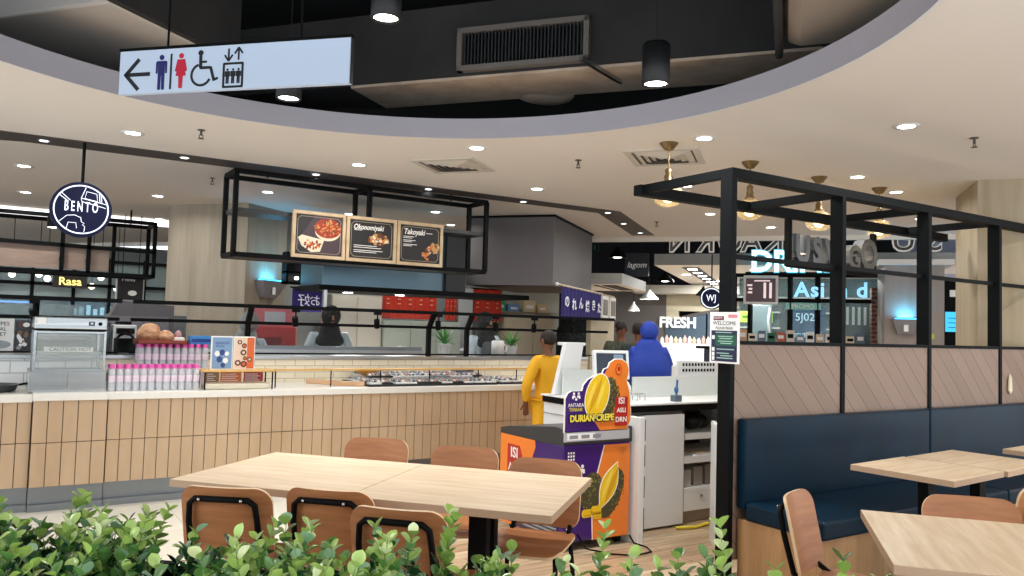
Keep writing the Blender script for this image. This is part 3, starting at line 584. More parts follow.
# ------------------------------------------------------------------ menu frame and boards
t = thing('hanging_shelf_frame', 'black tube frame hanging from the ceiling above the counter', 'hanging frame', (3.25, 8.0, 2.1))
FX0, FX1, FY0, FY1, FZ0, FZ1, FZm = 1.85, 4.66, 7.8, 8.2, 2.125, 2.93, 2.56; B = .045
for y, n in ((FY0, 'front'), (FY1, 'rear')):
    for z in (FZ0, FZ1): m = MB(); m.bar((FX0, y, z), (FX1, y, z), B, B, BLACK); obj('rail', m, t)
for x in (FX0, 3.22, FX1):
    for y in (FY0, FY1): m = MB(); m.bar((x, y, FZ0 if x != 3.22 else FZm), (x, y, FZ1), B, B, BLACK); obj('upright', m, t)
    for z in ((FZ0, FZ1) if x != 3.22 else (FZ1,)): m = MB(); m.bar((x, FY0, z), (x, FY1, z), B, B, BLACK); obj('cross_rail', m, t)
m = MB(); m.box(FX0, FX1, FY0 + .02, FY1, FZm - .02, FZm + .02, M('shelf_black', '#2b2e31', .4)); obj('upper_shelf', m, t)
m = MB(); m.box(FX0, FX1, FY0 + .02, FY1, FZ0 - .02, FZ0 + .0, M('shelf_black')); obj('lower_shelf', m, t)
for x in (2.2, 3.3, 4.3):
    m = MB(); m.cyl((x, 8.0, FZ1), (x, 8.0, CEIL), .01, BLACK, n=8); obj('hanger_rod', m, t)
BWD = grain('board_frame_wood', '#d9c2a0', '#c2a57e', (8, 8, 8), .5); BBK = M('board_black', '#262325', .5); BLN = M('board_line', '#c6b79a', .5); CHALK = M('chalk_white', '#f2efe9', .6, emit=.15)
FD = [M('fd_red', '#a3371c', .5), M('fd_orange', '#d67a35', .5), M('fd_cream', '#ecdcc0', .5), M('fd_brown', '#6e3b22', .5), M('fd_tan', '#c99a5c', .5)]
def board(x0, x1, label, kind):
    z0, z1, y = 2.135, 2.607, 7.765; t = thing('menu_board', label, 'menu board', ((x0 + x1) / 2, y, z0)); F = .034
    m = MB()
    for a in ((x0, x1, z0, z0 + F), (x0, x1, z1 - F, z1), (x0, x0 + F, z0 + F, z1 - F), (x1 - F, x1, z0 + F, z1 - F)): m.box(a[0], a[1], y - .012, y + .022, a[2], a[3], BWD)
    obj('frame', m, t, bev=.002)
    m = MB(); m.box(x0 + F, x1 - F, y, y + .018, z0 + F, z1 - F, BBK); yy = y - .001
    a0, a1, c0, c1, n = x0 + F + .02, x1 - F - .02, z0 + F + .02, z1 - F - .02, .03
    P = [(a0 + n, c0), (a1 - n, c0), (a1, c0 + n), (a1, c1 - n), (a1 - n, c1), (a0 + n, c1), (a0, c1 - n), (a0, c0 + n)]
    for i in range(8):
        p, q2 = Vector((P[i][0], yy, P[i][1])), Vector((P[(i + 1) % 8][0], yy, P[(i + 1) % 8][1])); m.bar(p, q2, .003, .004, BLN, up=(0, 1, 0))
    W_, H_ = x1 - x0, z1 - z0; rnd = random.Random(kind)
    def blob(cx, cz, rx, rz, mat, rot=0, d=.001): m.prism(ell(x0 + cx * W_, z0 + cz * H_, rx, rz, 20, rot), (0, yy, 0), X3, Z3, d, mat)
    if kind == 0:
        m.prism([(x0 + F, z0 + F + .1), (x0 + F + .2, z1 - F), (x1 - F, z1 - F), (x1 - F, z0 + F), (x0 + F + .3, z0 + F)], (0, yy + .0005, 0), X3, Z3, .0005, M('board_cloth', '#4a3a3f', .6))
        blob(.66, .60, .135, .1, FD[2]); blob(.66, .66, .142, .1, FD[0], 0, .002)
        for i in range(90): a, r = rnd.uniform(0, 6.28), rnd.random() ** .5; blob(.66 + .24 * r * math.cos(a), .67 + .18 * r * math.sin(a), rnd.uniform(.01, .02), rnd.uniform(.006, .012), FD[rnd.choice((0, 1, 1, 3, 4, 0))], a, .003 + i * 2e-5)
        m.prism([(x0 + .06, z0 + .2), (x0 + .1, z0 + .23), (x0 + .33, z0 + .19), (x0 + .29, z0 + .07), (x0 + .2, z0 + .06), (x0 + .1, z0 + .12)], (0, yy - .003, 0), X3, Z3, .001, FD[2])
        for i in range(34): a, r = rnd.uniform(0, 6.28), rnd.random() ** .5; blob(.37 + .15 * r * math.cos(a), .29 + .1 * r * math.sin(a), rnd.uniform(.01, .018), .01, FD[rnd.choice((0, 1, 3, 3, 2))], a, .006 + i * 2e-5)
    else:
        ttl = ('', 'Okonomiyaki', 'Takoyaki')[kind]
        m.text(ttl, (a0 + .02, yy, c1 - .055), X3, Z3, .075 if kind == 1 else .085, CHALK, .001, 'LEFT', .0015, .82, .25)
        ln = ((.03, -.09, .1), (.03, -.25, .3), (.03, -.27, .36), (.03, -.3, .38), (.03, -.318, .3)) if kind == 1 else ((.02, -.11, .15), (.02, -.125, .12), (.02, -.15, .17), (.02, -.165, .12), (.02, -.195, .19), (.02, -.21, .12), (.29, -.06, .09))
        for lx, lz, lw in ln: m.box(a0 + lx, a0 + lx + lw * .85, yy - .001, yy, c1 + lz, c1 + lz + .006, CHALK)
        for i in range(40):
            if kind == 1: a, r = rnd.uniform(0, 6.28), rnd.random() ** .5; cx, cz = .64 + .2 * r * math.cos(a), .50 + .13 * r * math.sin(a)
            else: s_ = rnd.randrange(3); r = rnd.random(); cx, cz = .56 + .26 * r + .05 * s_, .2 + .3 * r - .05 * s_ + .06
            blob(cx, cz, rnd.uniform(.018, .028), .014, FD[rnd.choice((1, 4, 4, 2, 3))], rnd.uniform(0, 3), .002 + i * 1e-5)
    obj('printed_panel', m, t)
board(2.40, 2.955, 'menu board with red okonomiyaki and a paper food tray, leftmost in the frame', 0)
board(2.965, 3.525, 'black menu board titled in white script with fried food, middle of the frame', 1)
board(3.535, 4.085, 'black menu board with skewers and short white script title, rightmost', 2)
# ------------------------------------------------------------------ round sign
t = thing('round_sign', 'round navy hanging sign with white ring and lettering', 'sign', (.55, 7.75, 2.165)); cx, cz, R_ = .55, 2.406, .238
NAVY = M('sign_navy_deep', '#0a1035', .5, spec=.2); NEON = M('sign_white_line', '#eef3ff', .4, emit=.9); NGLOW = M('sign_edge', '#3b5a9a', .4)
m = MB(); m.cyl((cx, 7.73, cz), (cx, 7.79, cz), R_, NAVY, n=64); obj('disc', m, t)
m = MB(); 
m.tube([(cx + .207 * math.cos(a), 7.726, cz + .207 * math.sin(a)) for a in [2 * PI * i / 64 for i in range(64)]], .006, NEON, 6, closed=True); obj('ring', m, t)
m = MB(); m.text('B E N T O', (cx, 7.728, cz + .02), X3, Z3, .09, NEON, .004, bold=.001, sx=.66)
m.v = [(v[0], v[1], cz + .02 + (v[2] - cz - .02) * 1.35) for v in m.v]; obj('lettering', m, t)
m = MB(); Q = lambda pts, cl=False: m.tube([(cx + a * .235, 7.727, cz + b * .235) for a, b in pts], .0028, NEON, 5, closed=cl)
Q([(-.72, .48), (-.42, .26)]); Q([(-.65, .56), (-.36, .3)]); Q([(.12, .82), (-.02, .42), (0, .3), (.8, .12)]); Q([(.15, .68), (.48, .62), (.52, .34), (.1, .42)], True); Q([(.62, .62), (.66, .3)]); Q([(.56, .64), (.6, .32)]); Q([(-.02, .42), (.8, .26)])
Q([(-.68, -.48), (-.45, -.25), (-.2, -.22), (0, -.3), (.02, -.45), (.12, -.5), (.06, -.55), (.14, -.62), (.12, -.82)]); Q([(-.45, -.72), (-.4, -.5), (-.15, -.5), (-.12, -.7)]); obj('line_drawing', m, t)
m = MB(); m.cyl((cx, 7.76, cz + R_), (cx, 7.76, CEIL), .014, BLACK, n=10); obj('hanger_rod', m, t)
# ------------------------------------------------------------------ dining partition
t = thing('dining_partition', 'black framed booth partition with slanted plank panels and open top', 'partition', (5.6, 3.45, 0))
SLAT = planks('slant_planks', '#9d8575', '#887163', '#43352d', (.7071, 0, .7071), (.7071, 0, -.7071), .118, .55, .03)
PX = (3.825, 4.955, 6.055, 7.145); ZT = 2.546; PG = M('post_grey', '#0b0e10', .6, spec=.12)
for x in PX: m = MB(); m.box(x, x + .045, 3.4, 3.5, 0, ZT - .055, PG); obj('post', m, t, bev=.003)
m = MB(); m.box(3.825, 7.88, 3.4, 3.5, ZT - .06, ZT, PG); obj('top_beam', m, t, bev=.003)
m = MB(); m.box(3.8, 7.86, 4.22, 4.3, ZT - .075, ZT, PG); obj('rear_beam', m, t, bev=.003)
for x in PX: m = MB(); m.box(x, x + .05, 3.5, 4.22, ZT - .06, ZT, PG); obj('cross_beam', m, t, bev=.003)
for x0, x1 in zip(PX, PX[1:] + (7.88,)):
    m = MB(); m.box(x0 + .045, x1, 3.44, 3.47, 1.975, 2.005, PG); obj('middle_rail', m, t)
    m = MB(); m.box(x0 + .045, x1, 3.402, 3.46, 1.432, 1.455, PG); obj('lower_rail', m, t)
    m = MB(); m.box(x0 + .046, x1 - .001, 3.41, 3.45, .1, 1.431, SLAT); obj('plank_panel', m, t)
o = obj('wall_plaque', MB().prism([(-.03, -.06), (.0, -.09), (.03, -.06), (.02, .03), (0, .08), (-.02, .03)], (0, 0, 0), X3, Z3, .012, M('plaque_cream', '#e8dcc0', .5)), loc=(7.31, 3.40, 1.14), world=False); tag(o, 'cream leaf-shaped plaque on the plank panel at right', 'plaque')
# poster on the corner post
t = thing('poster', 'white framed notice with dark green and navy text block on corner post', 'poster', (3.82, 3.44, 1.31))
m = MB(); m.box(3.813, 3.822, 3.322, 3.558, 1.312, 1.632, PAPER); obj('sheet', m, t)
m = MB(); o0 = Vector((3.8128, 3.558, 1.312)); uu, vv = -Y3, Z3
def pr(x0, x1, y0, y1, mt, d=.001): m.prism([(x0, y0), (x1, y0), (x1, y1), (x0, y1)], o0, uu, vv, d, mt)
PN, PGN, PRD, PIN = M('poster_navy', '#1d2348', .5), M('poster_green', '#1d5a45', .5), M('poster_red', '#6e2233', .5), M('poster_ink', '#2a2a30', .5)
pr(.014, .222, .012, .205, PN); pr(.05, .215, .11, .18, PGN, .0014); pr(.03, .115, .27, .295, PRD); pr(.15, .222, .285, .305, M('poster_pink', '#d98a96', .5)); 
m.text('NOTICE', tuple(o0 + uu * .07 + vv * .283 - X3 * .001), uu, vv, .018, PAPER, .0006); m.text('WELCOME', tuple(o0 + uu * .118 + vv * .25), uu, vv, .034, PIN, .001, sx=1.15); m.text('PLEASE READ', tuple(o0 + uu * .118 + vv * .22), uu, vv, .024, PIN, .001)
for y, x, w in ((.19, .05, .13), (.165, .07, .12), (.152, .08, .1), (.135, .07, .12), (.122, .09, .09), (.085, .06, .14), (.06, .06, .1), (.045, .09, .1), (.03, .06, .13)): pr(x, x + w, y, y + .006, M('poster_text', '#9fc4b5', .5), .0018)
for y in (.15, .075, .045, .018): pr(.02, .042, y, y + .024, PAPER, .0018)
obj('printing', m, t)
# pendants behind the partition frame
BRS = M('aged_brass', '#8a7452', .35, .8); AMB = M('amber_glass', '#f3dfae', .08, alpha=.35); FIL = M('bulb_glow', '#ffdf9a', emit=7)
t = thing('glass_pendant', 'x', 'pendant light', (0, 0, CEIL))
m = MB(); m.lathe([(.075, 0), (.07, -.012), (.035, -.055), (.012, -.062)], (0, 0, 0), BRS, 24); obj('canopy', m, t, world=False)
m = MB(); m.cyl((0, 0, -.06), (0, 0, -.21), .006, BRS, n=8); obj('rod', m, t, world=False)
m = MB(); m.lathe([(.012, -.2), (.03, -.22), (.024, -.245), (.034, -.27), (.03, -.3), (.045, -.315), (.04, -.33)], (0, 0, 0), BRS, 20); obj('socket', m, t, world=False)
m = MB(); m.lathe([(.045, -.325), (.09, -.35), (.118, -.39), (.125, -.425), (.11, -.47), (.07, -.5), (.02, -.51)], (0, 0, 0), AMB, 28, cap=False); obj('glass_shade', m, t, world=False)
m = MB(); m.ball((0, 0, -.435), (.045, .045, .045), FIL, 14, 10); obj('bulb', m, t, world=False)
lamp(t, -.53, 1.5, .05, (1, .85, .62))
for i, (x, y, l) in enumerate(((4.41, 4.58, 'amber glass pendant left of the partition corner post'), (5.44, 4.64, 'amber glass pendant just right of the partition corner post'), (6.44, 4.67, 'amber glass pendant left of the second partition post'), (7.345, 4.63, 'amber glass pendant right of the second partition post'))):
    o = t if i == 0 else dup(t, (x, y, CEIL), 0); o.location = (x, y, CEIL); o['label'] = l; o['group'] = 'amber glass pendants behind the partition'
# hung frame of silver letters under the rear beam
u3 = Vector((math.cos(math.radians(6)), math.sin(math.radians(6)), 0)); q0 = Vector((5.6, 4.36, 0))
t = thing('letter_display', 'black hanging frame holding large silver letters behind the partition', 'sign', (6.3, 4.43, 2.1), math.radians(6))
LFW = 1.47
for s in (0, LFW): m = MB(); m.bar(q0 + u3 * s + Z3 * 2.085, q0 + u3 * s + Z3 * 2.5, .045, .045, BLACK); obj('hanger', m, t)
m = MB(); m.bar(q0 + Z3 * 2.1, q0 + u3 * LFW + Z3 * 2.1, .045, .045, BLACK); obj('bottom_bar', m, t)
SIL = M('silver_letter', '#8b9096', .3, .8)
for k, (ch, s, sz) in enumerate((('U', .14, .32), ('S', .37, .32), ('V', .6, .32), ('G', 1.02, .3), ('O', 1.29, .4))):
    m = MB(); m.text(ch, q0 + u3 * s + Z3 * (2.1 + sz * .42) + Vector((.02, .06, 0)), u3, Z3, sz, SIL, .1, bold=.012); o = obj('letter', m, t)
# ------------------------------------------------------------------ booth bench
NV = grain('navy_vinyl', '#06283c', '#041d2e', (3, 3, 3), .34, spec=.16); BW = grain('bench_wood', '#c09a70', '#a17c55', (14, 14, 1.2), .5)
t = thing('booth_bench', 'long navy vinyl booth bench against the plank partition', 'bench', (5.8, 3.1, 0))
def pad(x0, x1, y0, y1, z0, z1): return MB().box(x0, x1, y0, y1, z0, z1, NV)
for x0, x1 in ((3.895, 5.955), (5.96, 7.86)):
    obj('back_cushion', pad(x0, x1, 3.33, 3.398, .42, .972), t, bev=.014); obj('seat_cushion', pad(x0, x1, 2.775, 3.328, .358, .465), t, bev=.016)
m = MB(); m.box(3.905, 7.85, 2.82, 3.39, 0, .357, BW); obj('base', m, t)
# ------------------------------------------------------------------ tables
def table(name, label, c, rz, w, d, zt=.75, legs=((0, 0),), group=None):
    t = thing(name, label, 'table', (c[0], c[1], 0), rz, group)
    m = MB(); m.box(-w / 2, w / 2, -d / 2, d / 2, zt - .033, zt - .002, OAKEDGE); m.box(-w / 2 + .001, w / 2 - .001, -d / 2 + .001, d / 2 - .001, zt - .002, zt, OAK); obj('tabletop', m, t, world=False)
    for lx, ly in legs:
        m = MB(); m.box(lx - .042, lx + .042, ly - .03, ly + .03, .012, zt - .035, BLACK); obj('leg', m, t, world=False)
    m = MB(); m.box(-.2, .2, -.17, .17, 0, .012, BLACK); m.box(-.24, .24, -.2, .2, zt - .045, zt - .034, BLACK); obj('base_plate', m, t, world=False); return t
A0 = math.atan2(-1.324, 1.146); VD = Vector((.756, .655, 0))
table('dining_table', 'oak-topped dining table at left end of the joined pair before the counter', (1.332, 3.914), A0, .91, .875, legs=((.05, .0), (.05, -.12)), group='oak dining tables')
table('dining_table', 'oak-topped dining table at right end of the joined pair, beside the freezer', (1.929, 3.224), A0, .91, .875, legs=((.05, .0), (.05, -.12)), group='oak dining tables')
rz = math.radians(4)
table('dining_table', 'oak table before the booth with chair back in front, left of joined two', (4.585, 2.585), rz, .62, .585, group='oak dining tables')
table('dining_table', 'oak table joined right of the booth table, cut by the frame', (5.22, 2.615), rz, .62, .585, group='oak dining tables')
table('dining_table', 'oak table at far right of the booth, only its left edge showing', (6.27, 2.53), rz, .66, .585, group='oak dining tables')
a1 = math.radians(40)
cN = Vector((3.19, 2.09, 0)) + Vector((math.cos(a1 - PI / 2), math.sin(a1 - PI / 2), 0)) * .45 - Vector((math.cos(a1), math.sin(a1), 0)) * .43
table('dining_table', 'large oak tabletop nearest the viewer at lower right', (cN.x, cN.y), a1, .86, .9, group='oak dining tables')
# ------------------------------------------------------------------ chairs
def curved_plate(mb, poly, th, bow, tilt0, tilt1, z0, z1, mat, edge, cols=14):
    pass
def chair():
    t = thing('dining_chair', 'x', 'chair'); TB = BLACK
    def plate(w, h, r, f, th, nm, part):          # bent plywood sheet: outline grid mapped by f(u,v)
        m = MB(); NU = 12; vs = []; VS = sorted({round(sg * (h / 2 - r + r * math.sin(PI / 2 * q / 7)), 5) for q in range(8) for sg in (-1, 1)} | {0.0}); NV_ = len(VS) - 1
        for side in (0, 1):
            for j in range(NV_ + 1):
                v = VS[j]; e = max(0, abs(v) - (h / 2 - r)); hw = w / 2 - (r - math.sqrt(max(0, r * r - e * e)))
                for i in range(NU + 1):
                    x = -hw + 2 * hw * i / NU; p, n = f(x, v); vs.append(tuple(p + n * (th / 2 if side else -th / 2)))
        G = (NU + 1) * (NV_ + 1); I = lambda s, i, j: s * G + j * (NU + 1) + i; fs = []
        for j in range(NV_):
            for i in range(NU): fs.append((I(0, i, j), I(0, i, j + 1), I(0, i + 1, j + 1), I(0, i + 1, j))); fs.append((I(1, i, j), I(1, i + 1, j), I(1, i + 1, j + 1), I(1, i, j + 1)))
        m.add(vs, fs, PLY, True); ed = []
        for j in range(NV_): ed.append((I(0, 0, j), I(1, 0, j), I(1, 0, j + 1), I(0, 0, j + 1))); ed.append((I(0, NU, j), I(0, NU, j + 1), I(1, NU, j + 1), I(1, NU, j)))
        for i in range(NU): ed.append((I(0, i, 0), I(0, i + 1, 0), I(1, i + 1, 0), I(1, i, 0))); ed.append((I(0, i, NV_), I(1, i, NV_), I(1, i + 1, NV_), I(0, i + 1, NV_)))
        m.add(vs, ed, PLYEDGE, False); return obj(nm, m, t, world=False)
    def fb(x, v):                                  # backrest: z .47-.80, leaning and bowed
        z = .637 + v; y = -.205 - (z - .47) * .21 - .05 + .09 * (x / .2) ** 2 * .45; return Vector((x, y, z)), Vector((-x * .9, 1, .21)).normalized()
    def fs_(x, v): return Vector((x, v, .452 - .01 * math.cos(v * 6) + .02 * (x / .2) ** 2 * .3 - (.02 if v > .17 else 0) * (v - .17) / .04)), Vector((0, 0, 1))
    plate(.395, .335, .07, fb, .013, 'backrest', t); plate(.39, .42, .07, fs_, .013, 'seat', t)
    yb = lambda z: -.225 - (z - .47) * .21 - .04
    m = MB(); P = [(-.15, -.16, .43), (-.15, yb(.5) + .01, .5), (-.148, yb(.66), .66), (-.14, yb(.735), .735), (-.115, yb(.757) - .005, .757), (.115, yb(.757) - .005, .757), (.14, yb(.735), .735), (.148, yb(.66), .66), (.15, yb(.5) + .01, .5), (.15, -.16, .43)]
    m.tube(P, .013, TB, 8); bf = obj('back_frame', m, t, world=False)
    m = MB()
    for x in (-.09, .09): m.ball((x, yb(.757) - .02, .757), .007, CHROME, 8, 6)
    obj('screw', m, bf, world=False)
    m = MB(); m.tube([(-.165, -.17, .432), (-.165, .16, .432), (.165, .16, .432), (.165, -.17, .432)], .012, TB, 8, closed=True); obj('seat_frame', m, t, world=False)
    for x in (-1, 1):
        m = MB(); m.tube([(x * .165, .16, .432), (x * .19, .2, .0)], .012, TB, 8); obj('leg', m, t, world=False)
        m = MB(); m.tube([(x * .165, -.17, .432), (x * .19, -.25, .0)], .012, TB, 8); obj('leg', m, t, world=False)
    return t
ch = chair(); CH = []
def put(mid, face, label, grp):
    rz = math.atan2(face[1], face[0]) - PI / 2; d = Vector((face[0], face[1])).normalized(); x, y = mid[0] + d.x * .30, mid[1] + d.y * .30
    o = ch if not CH else dup(ch, (x, y, 0), rz); CH.append(o); o.location = (x, y, 0); o.rotation_euler = (0, 0, rz); o['label'] = label; o['group'] = grp
G1 = 'brown plywood dining chairs'
put((.825, 3.43), (.62, .78), 'brown plywood chair at near side of the joined tables, leftmost, back turned', G1)
put((1.19, 3.21), (.70, .70), 'brown plywood chair at near side of the joined tables, middle one', G1)
put((1.30, 2.77), (.73, .69), 'brown plywood chair at near side of joined tables, rightmost, behind the leaves', G1)
put((1.96, 4.47), (-.66, -.75), 'brown plywood chair across the joined tables, leftmost, before the tiled counter', G1)
put((2.29, 3.98), (-.68, -.73), 'brown plywood chair across the joined tables, middle, left of freezer', G1)
put((2.48, 3.45), (-.76, -.65), 'brown plywood chair across the joined tables, right, overlapping the freezer', G1)
put((2.98, 2.27), (.386, -.92), 'brown plywood chair seen side-on, pushed up to the lower right table', G1)
put((3.66, 1.87), (-.74, -.67), 'brown plywood chair back facing the viewer beyond lower right table', G1)
put((4.40, 1.87), (.1, 1), 'brown plywood chair cut off by the right edge of the photo', G1)
# ------------------------------------------------------------------ chest freezer with printed panels
t = thing('chest_freezer', 'purple and orange chest freezer with black lid and durian print', 'freezer', (3.52, 4.7, 0))
PUR = M('print_purple', '#3d1670', .3); ORG = M('print_orange', '#ee8430', .3); FRX0, FRX1, FRY0, FRY1 = 3.225, 3.825, 4.3, 5.08
LIDB = M('lid_black', '#303336', .4); YEL = M('durian_yellow', '#f0c71c', .4); YEL2 = M('durian_shade', '#d9a514', .4); SPK = M('durian_husk', '#4a4526', .6); SPK2 = M('husk_tip', '#7d7843', .6); DRED = M('print_red', '#b3211d', .35); PWH = M('print_white', '#f7f4ee', .4); PYE = M('print_yellow', '#f6e34a', .4)
m = MB(); m.box(FRX0, FRX1, FRY0, FRY1, .06, .715, PUR); obj('body', m, t, bev=.012)
m = MB(); m.prism([(FRY0 - .01, .712), (FRY1 + .01, .68), (FRY1 + .01, .745), (FRY1 - .1, .765), (FRY0 + .1, .83), (FRY0 - .01, .82)], (FRX1, 0, 0), Y3, Z3, -(FRX1 - FRX0), LIDB); obj('lid', m, t, bev=.02)
m = MB(); y = FRY0 - .0015
def F(pts, mt, d=.001, z=0): m.prism(pts, (FRX0, y - z, .06), X3, Z3, d, mt)
def spiky(cx, cy, rx, ry, rot, n=150, mb=None, fn=None, seed=3):
    rn = random.Random(seed)
    for i in range(n):
        a, r = rn.uniform(0, 6.28), rn.random() ** .5; px, py = rx * r * math.cos(a), ry * r * math.sin(a); qx, qy = cx + px * math.cos(rot) - py * math.sin(rot), cy + px * math.sin(rot) + py * math.cos(rot)
        s = rn.uniform(.006, .012); b = rn.uniform(0, 6.28); fn([(qx + s * math.cos(b), qy + s * math.sin(b)), (qx + s * math.cos(b + 2.1), qy + s * math.sin(b + 2.1)), (qx + s * math.cos(b + 4.2), qy + s * math.sin(b + 4.2))], SPK2 if rn.random() < .45 else SPK, .0006, .002 + i * 5e-6)
F([(.27, 0), (.59, 0), (.59, .64), (.36, .64), (.25, .3)], ORG); F([(.262, 0), (.27, 0), (.258, .3), (.36, .64), (.352, .64), (.245, .3)], PWH, .0012)
F(ell(.25, .33, .1, .13, 24, -.2), SPK, .0016); spiky(.25, .33, .1, .13, -.2, 160, fn=F); F(ell(.43, .30, .085, .18, 24, -.45), SPK, .0016); spiky(.43, .30, .09, .19, -.45, 170, fn=F, seed=5)
leaf = lambda cx, cy, L, w, rot, n=14: [(cx + x * math.cos(rot) - yy * math.sin(rot), cy + x * math.sin(rot) + yy * math.cos(rot)) for x, yy in [(-L + 2 * L * k / n, w * math.sin(PI * k / n)) for k in range(n + 1)] + [(L - 2 * L * k / n, -w * math.sin(PI * k / n)) for k in range(1, n)]]
F(leaf(.40, .36, .18, .075, 1.12), PWH, .001, .004); F(leaf(.40, .36, .172, .066, 1.12), YEL, .001, .005); F(leaf(.425, .36, .14, .02, 1.12), YEL2, .001, .006); F(leaf(.385, .37, .13, .016, 1.15), M('durian_light', '#f8dc55', .4), .001, .006)
for x0, y0, w_, h_ in ((.21, .185, .09, .055), (.29, .2, .09, .06), (.30, .165, .075, .05)): F(rrect(w_, h_, .02, 4, x0, y0), YEL, .001, .006); F(rrect(w_ * .7, h_ * .25, .006, 3, x0, y0 - h_ * .25), YEL2, .001, .007)
for i in range(9): F([(.04 + i % 3 * .022, .55 + i // 3 * .022), (.053 + i % 3 * .022, .55 + i // 3 * .022), (.053 + i % 3 * .022, .563 + i // 3 * .022), (.04 + i % 3 * .022, .563 + i // 3 * .022)], PWH)
for i in range(9): F(rrect(.01, .01, .003, 2, .5 + i % 3 * .02, .57 + i // 3 * .02), M('print_pale', '#f7c27f', .4))
def couple(cx, cy, s, fn, mt, z=0):
    for d in (-1, 1):
        fn(ell(cx + d * .45 * s, cy + .75 * s, .2 * s, .22 * s, 12), mt, .001, z); fn([(cx + d * .1 * s, cy + .1 * s), (cx + d * .25 * s, cy + .5 * s), (cx + d * .75 * s, cy + .45 * s), (cx + d * .8 * s, cy), (cx + d * .55 * s, cy - .1 * s), (cx + d * .4 * s, cy + .15 * s)], mt, .001, z)
    fn(ell(cx, cy - .15 * s, .22 * s, .2 * s, 12), mt, .001, z)
couple(.14, .46, .06, F, PWH); m.text('ANTARA', (FRX0 + .19, y - .001, .06 + .40), X3, Z3, .038, PYE, .001); m.text('TERBAIK', (FRX0 + .19, y - .001, .06 + .37), X3, Z3, .03, PYE, .001)
for i in range(6): F(rrect(.008, .014, .003, 2, .54, .29 + i * .022), M('print_rust', '#a85a20', .4))
for i in range(4): F(rrect(.02, .01, .003, 2, .05, .07 + i * .025), PWH)
obj('printed_front', m, t)
m = MB(); xs = FRX0 - .0015
def G(pts, mt, d=.001, z=0): m.prism(pts, (xs - z, FRY1, .06), -Y3, Z3, d, mt)
G([(0, .0), (.2, 0), (.22, .3), (.42, .52), (.46, .6), (.45, .645), (0, .645)], ORG); G([(.1, .1), (.27, .1), (.3, .5), (.26, .58), (.1, .58)], DRED, .001, .001)
for k, (tx, sz) in enumerate((('ISI', .105), ('ASLI', .08), ('DRN', .08), ('ISI', .08))): m.text(tx, (xs - .002, FRY1 - .19, .06 + .52 - k * .105), -Y3, Z3, sz, PWH, .001, bold=.002, sx=1.0)
G(ell(.36, .42, .06, .05), SPK, .001, .002); spiky(.36, .42, .07, .06, 0, 60, fn=G, seed=9); G([(.5, .46), (.53, .5), (.56, .44), (.58, .46), (.55, .41)], PWH)
G([(.12, .02), (.74, .02), (.74, .3), (.12, .3)], M('vent_dark2', '#3c4046', .5), .002)
for k in range(11): G([(.13, .035 + k * .024), (.73, .035 + k * .024), (.73, .045 + k * .024), (.13, .045 + k * .024)], M('vent_slat', '#a4a8b2', .4), .006, .001)
obj('printed_side', m, t)
for x, yy in ((3.3, 4.36), (3.76, 4.36), (3.3, 5.0), (3.76, 5.0)): m = MB(); m.cyl((x - .015, yy, .03), (x + .015, yy, .03), .03, BLACK, n=14); m.box(x - .012, x + .012, yy - .012, yy + .012, .045, .07, STEEL); obj('caster', m, t)
m = MB(); m.tube([(3.34, 4.27, .12), (3.36, 4.2, .04), (3.5, 4.1, .012), (3.62, 4.0, .012), (3.78, 4.02, .012), (3.83, 4.12, .012), (3.8, 4.22, .02), (3.83, 4.3, .05)], .006, BLACK, 6); obj('cord', m, t)
# topper board
t = thing('advert_board', 'orange and purple durian crepe board standing on the freezer front', 'advertising board', (3.52, 4.275, .74))
m = MB(); yb = 4.285; PWS = M('board_edge', '#f4efe8', .4)
def T(pts, mt, d=.001, z=0): m.prism([(q_[0], q_[1] * .97) for q_ in pts], (3.215, yb - z, .74), X3, Z3, d, mt)
outl = [(.0, .07), (.0, .30), (.02, .335), (.05, .35), (.14, .35), (.15, .39), (.19, .43), (.25, .455), (.31, .465), (.325, .50), (.36, .51), (.375, .545), (.42, .57), (.48, .572), (.53, .545), (.55, .50), (.545, .46), (.53, .42), (.545, .38), (.56, .33), (.575, .2), (.575, .13), (.55, .09), (.55, .07)]
T([(.288 + (x - .288) * 1.022, .31 + (z - .31) * 1.022) for x, z in outl], PWS, .012); T(outl, PUR, .001, .0125)
T([(.3, .07), (.55, .07), (.55, .09), (.575, .13), (.575, .2), (.56, .33), (.545, .38), (.53, .42), (.545, .46), (.55, .50), (.53, .545), (.48, .572), (.42, .57), (.375, .545), (.36, .51), (.33, .47), (.22, .3), (.2, .2)], ORG, .001, .0135)
obj('board', m, t); m = MB(); yb = 4.27
T(ell(.33, .285, .105, .165, 28, -.42), SPK, .001); spiky(.34, .28, .115, .175, -.42, 260, fn=T, seed=12); T(ell(.265, .315, .105, .165, 28, -.3), PWH, .001, .0045); T(ell(.265, .315, .098, .156, 28, -.3), YEL, .001, .0055)
T(leaf(.25, .32, .14, .02, 1.15), YEL2, .001, .0065); T(leaf(.3, .33, .12, .016, 1.2), M('durian_light', '#f8dc55', .4), .001, .0065); T(leaf(.21, .32, .11, .014, 1.2), M('durian_light'), .001, .0065)
couple(.085, .3, .045, T, PWH, .002); m.text('ANTARA', (3.3, yb - .002, .74 + .245), X3, Z3, .036, PWH, .001, sx=.95); m.text('TERBAIK', (3.3, yb - .002, .74 + .215), X3, Z3, .032, PYE, .001, sx=.95)
m.text('DURIAN CREPE', (3.215 + .222, yb - .008, .74 + .155), X3, Z3, .062, M('print_outline', '#241040', .5), .001, bold=.007, sx=.9); m.text('DURIAN CREPE', (3.215 + .222, yb - .0095, .74 + .155), X3, Z3, .062, PYE, .001, bold=.0025, sx=.9)
T(rrect(.115, .21, .012, 4, .485, .2), DRED, .001, .003)
